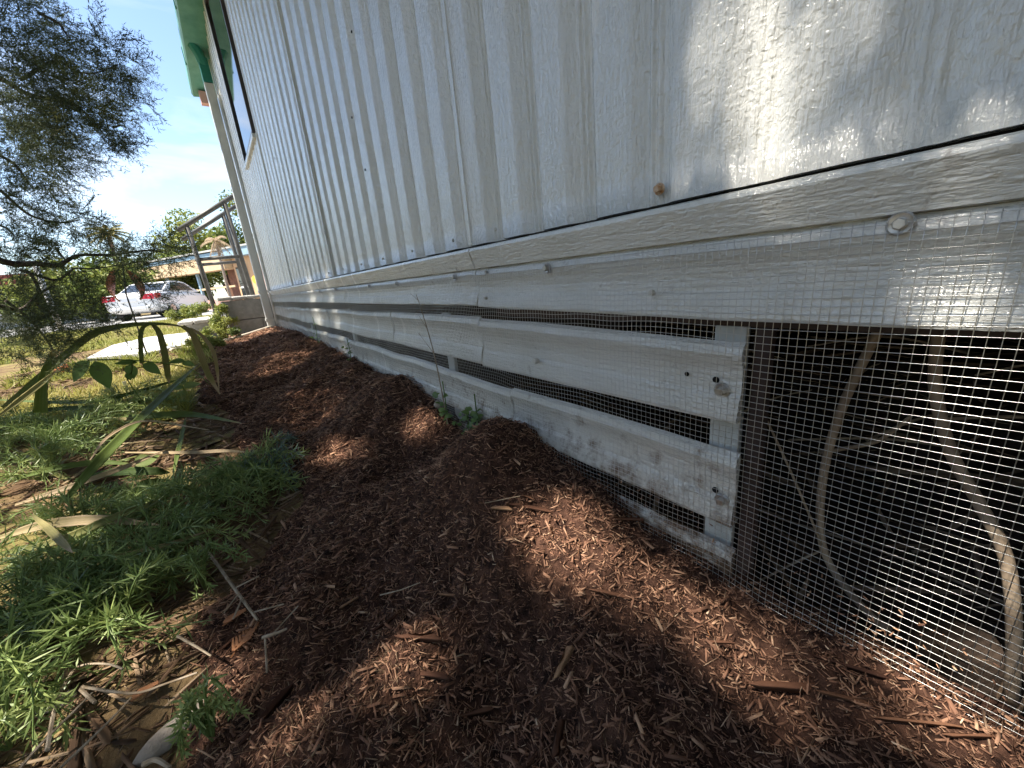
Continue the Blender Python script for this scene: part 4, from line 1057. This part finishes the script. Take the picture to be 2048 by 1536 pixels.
# unseen foliage added behind, left of and above the camera to block sky light
nb_ = 7500
B = np.vstack([np.column_stack([rng.uniform(-2.6, .2, nb_), rng.uniform(-3.2, -.55, nb_), .35 + 3.0 * rng.random(nb_)]),
               np.column_stack([rng.uniform(-3.6, -1.7, nb_ // 2), rng.uniform(-1.2, 1.5, nb_ // 2), .35 + 2.4 * rng.random(nb_ // 2)])])
B3 = np.column_stack([rng.uniform(-3.4, -.9, 9000), rng.uniform(1.2, 4.4, 9000), rng.uniform(.15, 2.7, 9000)])  # unseen foliage added at the left to darken the siding's reflections
g3 = gproj(B3); B3 = B3[(B3[:, 0] < -.46 * B3[:, 1] - .25) & ~((g3[:, 0] > -.46 * g3[:, 1] - .15) & (g3[:, 1] > 1.6))]
B4 = np.column_stack([rng.uniform(-1.3, .25, 8500), rng.uniform(-.9, 3.0, 8500), rng.uniform(2.65, 4.0, 8500)])  # added overhead foliage that keeps zenith light off the mulch
r4 = (B4 - np.array([0, 0, CAMZ])) @ CM; B4 = B4[~((r4[:, 2] > 0) & (np.abs(r4[:, 0]) < 1.45 * r4[:, 2] + .16) & (np.abs(r4[:, 1]) < 1.10 * r4[:, 2] + .16))]
B = np.vstack([B, B3, B4])
B = B[vnoise(B[:, 0] * 2.4 + B[:, 2], B[:, 1] * 2.4 - B[:, 2]) > -.35]
db = np.full(len(B), 9.)
for hx, hy, hz_, hr in HO:
    gp = gproj(B, hz_); db = np.minimum(db, np.hypot(gp[:, 0] - hx, gp[:, 1] - hy) - hr)
B = B[db > .05]; db = db[db > .05]
bl = np.concatenate([np.where(fine[keep], .055, 1.0), np.full(len(B), 1.0)]); P = np.vstack([P[keep], B]); n = len(P); dmin = np.concatenate([dmin[keep], db])
D = P - np.array([TX, TY, 3.0]); D /= np.linalg.norm(D, axis=1)[:, None]; D += rng.normal(0, .5, D.shape)
put(sprays('crown', P - D * .04, D, np.minimum(bl * np.where(bl < 1, rng.uniform(.8, 1.2, n), 1), np.minimum(rng.uniform(.12, .19, n), np.maximum(.03, .9 * dmin + .02))), M_JUN, None, 9, np.clip(rng.normal(.4, .15, n), 0, 1), SPC), jun)  # this mesh also holds the added light-blocking foliage
for i in range(12):
    a = i * 2.4; l = 1.1 + .3 * math.sin(i * 1.3)
    e_ = (TX + math.cos(a) * l * .7, TY + math.sin(a) * l * 1.4, 3.4 + .9 * math.sin(i * 2.1))
    put(MB().tube(spline([(TX, TY, 1.8 + .2 * i), ((TX + e_[0]) / 2, (TY + e_[1]) / 2, 2.8 + .12 * i), e_], 10), np.linspace(.035, .008, 10), 6).obj('branch', M_BARK, None, True), jun)

# ------------------------------------------------------------------ asparagus ferns
def fern(loc, R_, nst, label, seed, matl=None, up=.12, name='asparagus_fern', tb=.5, dirs=(0, 6.28), nsz=1.0):
    t = empty(name, loc, label, 'fern', 'asparagus ferns along the mulch edge'); r = np.random.default_rng(seed)
    V = []; F = []; T = []; off = 0; st = MB()
    for s in range(nst):
        a = r.uniform(*dirs); l = R_ * r.uniform(.55, 1.15); h = up * r.uniform(.5, 1.3)
        pts = [np.zeros(3), np.array([math.cos(a) * l * .35, math.sin(a) * l * .35, h]), np.array([math.cos(a) * l * .7, math.sin(a) * l * .7, h * .95]), np.array([math.cos(a + r.normal(0, .2)) * l, math.sin(a) * l, h * .35])]
        for q_ in pts[1:]:
            q_[2] += float(topz(loc[0] + q_[0], loc[1] + q_[1])) - loc[2]
        S_ = spline(pts, 14); st.tube(S_, np.linspace(.0013, .0006, 14), 4)
        nn = int(40 + 300 * l)
        u = r.uniform(.12, 1, nn) * 12.99; i = u.astype(int); f = (u - i)[:, None]
        base = S_[i] * (1 - f) + S_[np.minimum(i + 1, 13)] * f; tan = S_[np.minimum(i + 1, 13)] - S_[i]; tan /= np.linalg.norm(tan, axis=1)[:, None]
        d = tan * r.uniform(.2, 1.0, (nn, 1)) + r.normal(0, .75, (nn, 3)) + np.array([0, 0, .25]); d /= np.linalg.norm(d, axis=1)[:, None]
        ln_ = nsz * r.uniform(.014, .033, nn)[:, None] * (1.1 - .3 * u[:, None] / 13); sd_ = np.cross(d, r.normal(size=(nn, 3))); sd_ /= np.linalg.norm(sd_, axis=1)[:, None]
        w_ = .0011
        q = np.stack([base - sd_ * w_ * .5, base + d * ln_ * .5 - sd_ * w_, base + d * ln_, base + d * ln_ * .5 + sd_ * w_], 1)
        V.append(q.reshape(-1, 3)); F.append(np.array([[0, 1, 2, 3]])[None].repeat(nn, 0).reshape(-1, 4) + (np.arange(nn) * 4)[:, None] + off); off += nn * 4
        T.append(np.repeat(np.clip(r.normal(tb, .16) + r.normal(0, .12, nn) + .2 * (u / 13 - .5), 0, 1), 4))
    link('foliage', newmesh('foliage', np.vstack(V), np.vstack(F), False, np.concatenate(T)), matl or M_FERN, t)
    st.obj('stems', M_FERN, t)
    return t
FERNS = [(300, 1040, .20, 22, 'bushy asparagus fern clump pressed against the dark mulch, middle of the row', .5),
         (430, 1010, .20, 20, 'asparagus fern reaching farthest right over the mulch', .6),
         (520, 975, .16, 14, 'short asparagus fern tip spreading on the mulch below the blue green sprig', .62),
         (180, 1080, .19, 20, 'asparagus fern with bright upright tips left of the forked dry twig', .6),
         (330, 1130, .17, 18, 'asparagus fern tuft just above the long bare twig', .5),
         (170, 1190, .20, 22, 'dense dark asparagus fern mat left of the dry cedar sprigs', .42),
         (60, 1270, .20, 24, 'dark asparagus fern mat at the left picture edge above the flat grey leaf', .38),
         (240, 1260, .15, 14, 'sparse asparagus fern end above the thin curved twigs', .42),
         (30, 1380, .18, 16, 'asparagus fern trailing at the lower left edge', .45),
         (90, 960, .25, 20, 'asparagus fern under the fallen strap leaves at the left edge', .5),
         (140, 890, .28, 20, 'pale asparagus fern behind the long slanting green leaf', .6),
         (260, 830, .30, 18, 'sunlit asparagus fern patch below the arched leaf tips', .7),
         (430, 1490, .035, 8, 'sunlit asparagus fern tuft beside the pale stone at the bottom', .7),
         (20, 1500, .08, 7, 'small fern tip in the lower left corner', .6),
         (410, 1180, .08, 6, 'small fern sprig touching the long bare twig', .5),
         (60, 880, .3, 18, 'shaded fern mass at the left edge behind the bent leaf', .45)]
for i, (a, b, R_, ns, lab, tb) in enumerate(FERNS):
    p = hit(a, b); fern((float(p[0]), float(p[1]), hz(p[0], p[1])), R_ * .75, int(ns * 1.25), lab, 300 + i, tb=tb + .12, nsz=.5 if R_ < .13 else 1.0, up=.055 if p[1] < 1 else .08)
p = hit(545, 955); fern((float(p[0]), float(p[1]), hz(p[0], p[1])), .10, 11, 'blue green feathery sprig standing alone on the mulch', 350, M_FERNB, .05, 'blue_fern_sprig', .6)

# ------------------------------------------------------------------ strap leaves
def strap(P, width, tint=.3, fold=.25, n=22, up=(0, 0, 1), th=.0006, prof=None):
    """a long leaf with a folded middle as closed strip; P world points"""
    S_ = spline(P, n); T = np.gradient(S_, axis=0); T /= np.linalg.norm(T, axis=1)[:, None]; V = []; up = np.array(up, float)
    K = 9; TI = []
    for i in range(n):
        t = i / (n - 1); w = width * ((min(1, .35 + t * 2.2)) * (1 - max(0, (t - .55) / .45) ** 1.8 * .93) if prof is None else prof(t))
        s = np.cross(T[i], up); s /= np.linalg.norm(s) + 1e-9; nn = np.cross(s, T[i])
        for j in range(K):
            u = j / (K - 1) * 2 - 1
            V.append(S_[i] + s * w * .5 * u * (1 + .05 * math.sin(i * 2.3 + j)) + nn * (fold * w * .5 * abs(u) ** 1.5 + .02 * w * (j % 2)))
            TI.append(tint + (.035 if j % 2 else -.03) + (.4 * max(0, (t - .82) / .18)) + (.08 if abs(u) == 1 else 0))
    F = [(K * i + j, K * i + j + 1, K * i + K + 1 + j, K * i + K + j) for i in range(n - 1) for j in range(K - 1)]
    m = len(V); nn = np.array([0, 0, -th]); V = V + [v + nn for v in V]; TI = TI + TI
    F += [(m + K * i + K + j, m + K * i + K + 1 + j, m + K * i + j + 1, m + K * i + j) for i in range(n - 1) for j in range(K - 1)]
    F += [(K * i, K * i + K, m + K * i + K, m + K * i) for i in range(n - 1)] + [(K * i + 2 * K - 1, K * i + K - 1, m + K * i + K - 1, m + K * i + 2 * K - 1) for i in range(n - 1)]
    return np.array(V), F, np.array(TI)
def strap_obj(name, P, width, tint, **k):
    V, F, t = strap(P, width, tint, **k); return MB().add(V, F, t).obj(name, M_STRAP, None, True)
b0 = hit(10, 815)
cr0 = empty('strap_leaf_plant', (float(b0[0]), float(b0[1]), hz(b0[0], b0[1])), 'strap leaved lily with one long leaf arching over and its split tips hanging', 'plant')
Yl = float(b0[1])
def yp(pts, Y): 
    Y = np.linspace(Y[0], Y[1], len(pts)) if isinstance(Y, tuple) else np.full(len(pts), Y)
    return [at_y(a, b, y_) for (a, b), y_ in zip(pts, Y)]
YA = 1.55
flat = lambda t: .55 + .45 * math.sin(math.pi * min(1, .2 + t)) if t < .85 else max(.15, .8 - (t - .85) * 4)
put(strap_obj('leaf', yp([(5, 815), (60, 770), (120, 720), (180, 672), (230, 655), (285, 648), (340, 649), (380, 657)], (YA, YA)), .017, .42, prof=lambda t: .45 + .75 * math.sin(math.pi * min(1, t * 1.1)) if t < .45 else max(.16, 1.2 - 1.9 * (t - .45)), up=(0, -1, .6)), cr0)
for pts, w_, ti_ in [([(298, 648), (286, 655), (281, 675), (283, 720), (284, 728)], .010, .42), ([(305, 648), (318, 665), (328, 700), (335, 745), (338, 765)], .015, .45),
                     ([(365, 652), (385, 668), (400, 705), (415, 745), (440, 788)], .017, .62), ([(380, 656), (405, 672), (425, 700), (433, 730), (438, 780)], .010, .70)]:
    put(strap_obj('hanging_leaf_tip', yp(pts, YA), w_, ti_, up=(0, -1, .1), fold=.1, prof=lambda t: .6 + .5 * math.sin(math.pi * t) if t < .8 else max(.12, 1.0 - (t - .8) * 4)), cr0)
put(strap_obj('leaf', yp([(82, 825), (84, 780), (92, 740), (110, 700)], 1.5), .026, .35, up=(0, -1, 0), prof=lambda t: 1 - .6 * t), cr0)
put(strap_obj('leaf', yp([(0, 830), (40, 800), (85, 765), (120, 735)], 1.45), .012, .55, up=(0, -1, .3)), cr0)
# fallen straps on the ground: individual leaves
FL = [([(130, 1000), (220, 900), (330, 790), (400, 725)], .024, .30, .08, 'long fresh green strap leaf slanting across the fern up to the hanging tips'),
      ([(215, 838), (300, 832), (385, 830), (482, 846)], .026, .30, .035, 'short cut green leaf blade pointing at the mulch'),
      ([(150, 960), (230, 945), (310, 943), (340, 945)], .022, .12, .03, 'blue grey fallen blade lying above the sunny litter patch'),
      ([(0, 1075), (90, 1050), (200, 1040), (320, 1050)], .020, .75, .03, 'brown dry strap leaf lying across the fern mat'),
      ([(65, 1030), (100, 1060), (125, 1085), (145, 1105)], .012, .62, .05, 'pale bent dry leaf end standing out of the fern'),
      ([(0, 870), (120, 850), (260, 838), (420, 860)], .014, .65, .03, 'thin yellowing leaf lying left of the cut blade'),
      ([(30, 1010), (150, 970), (260, 930), (330, 900)], .012, .80, .05, 'narrow tan leaf crossing below the long green leaf'),
      ([(0, 1110), (120, 1080), (240, 1030), (370, 985)], .014, .50, .03, 'olive narrow leaf lying on the litter beneath the ferns'),
      ([(250, 905), (380, 905), (450, 902), (500, 905)], .010, .78, .02, 'thin pale stalk pointing right onto the mulch'),
      ([(180, 920), (215, 875), (270, 845), (320, 842)], .006, .85, .09, 'thin pale curved stem arching beside the long green leaf'),
      ([(0, 800), (150, 805), (250, 790), (420, 740)], .018, .25, .05, 'dark green leaf lying behind the seedling stems'),
      ([(0, 845), (100, 820), (240, 812), (330, 790)], .020, .20, .04, 'broad shaded leaf lying at the foot of the lily'),
      ([(20, 960), (120, 935), (200, 925), (280, 930)], .016, .30, .03, 'half buried green blade at the left under the slanting leaf'),
      ([(100, 1150), (200, 1120), (330, 1090), (420, 1060)], .007, .7, .03, 'straw coloured stalk lying in the middle ferns')]
for pts, w_, ti_, lift, lab in FL:
    P = []
    for k, (a, b) in enumerate(pts):
        f = k / (len(pts) - 1); z = .02 + 1.3 * lift * (1.0 if 'standing' in lab or 'arching' in lab else .45 + .55 * math.sin(f * 3.1)); P.append(hit(a, b, z))
    tag(strap_obj('fallen_leaf', P, w_ * .85, ti_, fold=.3, up=(.15, -.75, .6)), lab, 'leaf')
rl = random.Random(5)
for k in range(34):
    a = rl.uniform(0, 420); b = rl.uniform(800, 1120); an = rl.gauss(-.25, .35); l = rl.uniform(60, 190)
    if a + l > 470: continue
    P = [hit(a + math.cos(an) * l * f, max(780, b + math.sin(an) * l * f), .015 + .02 * rl.random()) for f in (0, .4, .8, 1)]
    tag(strap_obj('dry_leaf', P, rl.uniform(.004, .012), rl.uniform(.25, .9), fold=.3, n=12), 'narrow dry leaf blade in the tangle of straps and ferns', 'leaf', 'dry blades tangled in the ferns')

# ------------------------------------------------------------------ broad leaves and seedlings
def ovate(c, d, up, l, w, tint, mb):
    d = np.array(d, float); d /= np.linalg.norm(d); s = np.cross(d, up); s /= np.linalg.norm(s); nrm = np.cross(s, d); n = 9; V = []
    for i in range(n):
        t = i / (n - 1); ww = w * math.sin(math.pi * t ** .75) ** .9 if 0 < t < 1 else .0008; q = np.array(c) + d * l * t - nrm * l * .18 * t * t
        V += [q - s * ww * .5 + nrm * ww * .12, q - s * ww * .25 + nrm * ww * .03, q, q + s * ww * .25 + nrm * ww * .03, q + s * ww * .5 + nrm * ww * .12]
    F = [(5 * i + j, 5 * i + j + 1, 5 * i + 6 + j, 5 * i + 5 + j) for i in range(n - 1) for j in range(4)]
    mb.add(V, F, tint); return mb
def seedling(base, leaves, label, stems):
    t = empty('seedling', base, label, 'seedling')
    sm = MB()
    for s in stems: sm.tube(spline(s, 12), np.linspace(.0022, .0012, 12), 5)
    put(sm.obj('stem', M_BROAD, None, True), t)
    for c, d, l, w, ti_ in leaves:
        put(ovate(c, d, (0, -.6, .8), l * .8, w * .75, ti_ + .15, MB()).obj('leaf', M_BROAD, None, True), t)
    return t
Ys_ = 1.5
bp = at_y(310, 800, Ys_); bp = (float(bp[0]), Ys_, hz(bp[0], Ys_))
A = lambda x, y_: at_y(x, y_, Ys_)
seedling(bp, [(A(180, 722), (-.6, 0, -.5), .085, .06, .25), (A(190, 722), (.1, -.1, -1), .10, .055, .2), (A(262, 728), (-.2, 0, -1), .055, .04, .3), (A(285, 728), (.7, 0, -.7), .06, .045, .4), (A(275, 725), (-.8, 0, .2), .06, .03, .3), (A(370, 722), (-.6, 0, .1), .05, .03, .35), (A(255, 745), (0, 0, -1), .03, .022, .2), (A(365, 725), (.5, -.3, -.2), .04, .03, .5)],
         'leafy runner stem with dark hanging oval leaves under the arched leaf', [[A(175, 720), A(250, 720), A(330, 727), A(385, 740), A(420, 770)], [A(265, 720), A(262, 745), A(258, 765), bp]])
p = hit(375, 800)
pp = np.array(p)
seedling((float(p[0]), float(p[1]), hz(p[0], p[1])), [(pp + (.0, 0, .05), (.9, .1, .15), .07, .05, .75), (pp + (0, 0, .04), (-.2, -.3, -.35), .065, .05, .85), (pp + (0, 0, .06), (.1, .5, .5), .05, .035, .65), (pp + (0, 0, .05), (-.8, .2, .2), .05, .035, .6)],
         'pale green seedling with three broad leaves at the mulch edge', [[pp - (0, 0, .02), pp + (0, 0, .03), pp + (0, 0, .06)]])
for a, b, ti_, lab in ((292, 928, .9, 'single round yellow green leaf lying in the litter'), (300, 980, .3, 'dark green round leaf shaded among the fern stems')):
    p = hit(a, b, .02); tag(ovate(p - np.array([.02, 0, 0]), (.8, .3, .25), (0, -.5, .85), .05, .042, ti_, MB()).obj('round_leaf', M_BROAD, None, True), lab, 'leaf')
# weeds behind and through the mesh
def wall_weed(y, z0, h, n, label, seed):
    t = empty('wall_weed', (W - .03, y, z0 - .01), label, 'weed', 'weeds growing along the skirting'); r_ = random.Random(seed); m = MB(); m.tube(spline([(0, 0, -.02), (.01, .004, h * .5), (.006, -.004, h)], 6), .0014, 5); m.obj('stem', M_BROAD, t)
    for k in range(n * 2):
        zz = h * .75 * r_.random(); a = r_.uniform(0, 6.28); l = r_.uniform(.010, .024)
        ovate((r_.uniform(-.008, .012), r_.uniform(-.022, .022), zz), (math.cos(a) * .4 - .1, math.sin(a), .25), (-.7, 0, .6), l, l * .6, r_.uniform(.2, .7), MB()).obj('leaf', M_BROAD, t, True)
wall_weed(1.60, hz(.37, 1.6), .10, 9, 'green weed growing at the skirting midway to the corner', 1)
wall_weed(.80, hz(.37, .80), .12, 9, 'small leafy weed pushing through the mesh by the second slat joint', 2)
wall_weed(.66, hz(.37, .66), .11, 9, 'leafy weed against the lowest slats next to the mulch peak', 3)
wall_weed(.70, hz(.37, .70), .08, 8, 'low weed between two taller ones at the skirting', 4)
wall_weed(2.2, hz(.37, 2.2), .14, 9, 'far weed standing at the skirting near the corner', 5)
y0 = .83; s0 = hz(.375, y0)
dw_ = MB(); dw_.tube(spline([(.376, .80, s0 - .01), (.378, .82, .22), (.380, .85, .31), (.379, .875, .375)], 12), np.linspace(.0018, .0008, 12), 5)
for a, b in (((.378, .825, .24), (.372, .88, .285)), ((.380, .85, .30), (.376, .87, .325)), ((.38, .868, .36), (.376, .90, .378))): dw_.tube([a, b], .0007, 4)
tag(dw_.obj('dry_weed_stalk', M_TWIG), 'thin dry weed stalk leaning on the mesh over the slats', 'weed')

# ------------------------------------------------------------------ twigs, sprigs, stones on the ground
def ground_twig(pts, r_, label, forks=(), m=M_TWIG, lift=.03):
    mb = MB(); P = [hit(a, b, lift) for a, b in pts]; mb.tube(spline(P, 14), np.linspace(r_, r_ * .6, 14), 5)
    for f in forks: mb.tube([hit(a, b, lift) for a, b in f], r_ * .45, 4)
    return tag(mb.obj('twig', m), label, 'twig')
ground_twig([(384, 1075), (420, 1110), (460, 1165), (500, 1220), (515, 1240)], .0024, 'long bare forked twig lying between fern and mulch', [[(472, 1175), (518, 1152)], [(478, 1186), (448, 1225)], [(485, 1195), (466, 1238)], [(508, 1224), (568, 1208)]])
ground_twig([(525, 1275), (555, 1265), (574, 1257)], .0022, 'small pale forked twig on the mulch right of the cedar sprig', [[(548, 1265), (596, 1212)], [(530, 1275), (534, 1345)]])
ground_twig([(190, 1405), (160, 1375), (215, 1382), (275, 1386), (330, 1368), (395, 1345)], .0017, 'thin crooked twig running along the lower mulch edge')
ground_twig([(95, 1500), (105, 1440), (115, 1400), (140, 1350), (165, 1330), (215, 1328), (245, 1338)], .0018, 'long curved stem looping beside the flat grey leaf')
ground_twig([(40, 1536), (80, 1490), (150, 1420), (185, 1385)], .0015, 'straight thin twig in the lower left corner')
ground_twig([(120, 1536), (190, 1470), (240, 1420), (262, 1395)], .0014, 'thin reddish twig with a cedar tip at the lower left')
ground_twig([(355, 1272), (395, 1295), (422, 1312)], .0016, 'short pale stem with a green node on the dark mulch')
ground_twig([(285, 1530), (310, 1520), (340, 1535)], .0026, 'short thick twig at the bottom edge beside the pale stone')
ground_twig([(970, 1006), (1000, 1000), (1040, 992)], .0008, 'tiny hair thin straw on the mulch ridge')
ground_twig([(760, 1190), (800, 1180), (840, 1165)], .0009, 'fine straw lying flat in the middle of the mulch')
def sprig(px, py, l, yaw, label):
    p = hit(px, py, .008); mb = MB(); c, s = math.cos(yaw), math.sin(yaw)
    mb.tube([(0, 0, 0), (l * c, l * s, .003)], .0011, 4)
    for k in range(9):
        t = (k + 1) / 10; b = np.array([l * t * c, l * t * s, .003])
        for q in (-1, 1):
            a = yaw + q * .65; e = b + np.array([math.cos(a), math.sin(a), .1]) * l * .33 * (1.1 - t * .7); w = np.array([-math.sin(a), math.cos(a), 0]) * .0016
            mb.add([b - w, b + w, e + w * .6, e - w * .6, b - w + (0, 0, .001), b + w + (0, 0, .001), e + w * .6 + (0, 0, .001), e - w * .6 + (0, 0, .001)], [(3, 2, 1, 0), (4, 5, 6, 7), (0, 1, 5, 4), (1, 2, 6, 5), (2, 3, 7, 6), (3, 0, 4, 7)])
    o = mb.obj('cedar_sprig', M_CEDAR); o.location = [float(v) for v in p]
    return tag(o, label, 'sprig')
sprig(462, 1315, .055, .9, 'rust brown dry cedar sprig on the dark mulch below the long twig')
sprig(445, 1252, .025, .2, 'tiny rust cedar tip just above the larger cedar sprig')
sprig(262, 1402, .022, .1, 'rust cedar tip at the end of the thin reddish twig')
sprig(1420, 1280, .018, 1.4, 'small tan cedar tip on the mulch below the mesh')
def stone(px, py, sx, sy, sz, yaw, label, m=M_STONE, seed=1):
    p = hit(px, py); r_ = np.random.default_rng(seed); V = []; F = []; nu, nv = 12, 7
    for j in range(nv + 1):
        th = math.pi * j / nv
        for i in range(nu):
            ph = 2 * math.pi * i / nu; f = 1 + .16 * math.sin(2 * ph + seed) * math.sin(th) + r_.normal(0, .05); V.append((sx * f * math.sin(th) * math.cos(ph), sy * f * math.sin(th) * math.sin(ph), sz * f * math.cos(th)))
    F = [(j * nu + i, (j + 1) * nu + i, (j + 1) * nu + (i + 1) % nu, j * nu + (i + 1) % nu) for j in range(nv) for i in range(nu)]
    o = MB().add(V, F).obj('stone', m, None, True); o.location = (float(p[0]), float(p[1]), hz(p[0], p[1]) + sz * .3); o.rotation_euler = (0, .15, yaw)
    return tag(o, label, 'stone')
stone(360, 1450, .035, .016, .010, .55, 'flat pale elongated stone at the bottom in the sun spot')
stone(118, 1405, .016, .014, .006, .3, 'flat grey stone between the curved stem and twigs', seed=3)
stone(112, 735, .05, .04, .035, .1, 'white garden stone at the left under the juniper', M_WHITE, 5)
stone(880, 825, .016, .013, .012, .4, 'small grey stone on the mulch at the mesh foot', seed=6)
def pot(px, py, r_, label, Yp, tilt):
    p = at_y(px, py, Yp); z0 = hz(p[0], Yp); k = 18; V = []
    pr = [(.70, 0), (.86, 1.2), (1.0, 1.22), (1.0, 1.5), (.88, 1.5), (.82, 1.2), (.66, .1)]
    for rr, zz in pr: V += [(r_ * rr * math.cos(2 * math.pi * i / k), r_ * rr * math.sin(2 * math.pi * i / k), r_ * zz) for i in range(k)]
    F = [(k * a + i, k * a + (i + 1) % k, k * a + k + (i + 1) % k, k * a + k + i) for a in range(len(pr) - 1) for i in range(k)] + [tuple(range(k - 1, -1, -1)), tuple(6 * k + i for i in range(k))]
    o = MB().add(V, F).obj('terracotta_pot', M_TERRA, None, True); o.location = (float(p[0]), Yp, z0 + r_ * (.55 if tilt else 0)); o.rotation_euler = (0, tilt, .4)
    return tag(o, label, 'plant pot')
pot(118, 762, .036, 'orange terracotta pot lying on its side below the juniper', 3.1, 1.45)
p = hit(258, 790); tg_ = MB().box((p[0] - .006, p[1], p[2] - .01), (p[0] + .006, p[1] + .0015, p[2] + .06)).obj('plant_label', M_WHITE); tag(tg_, 'small white plastic plant tag stuck in the litter', 'plant tag')
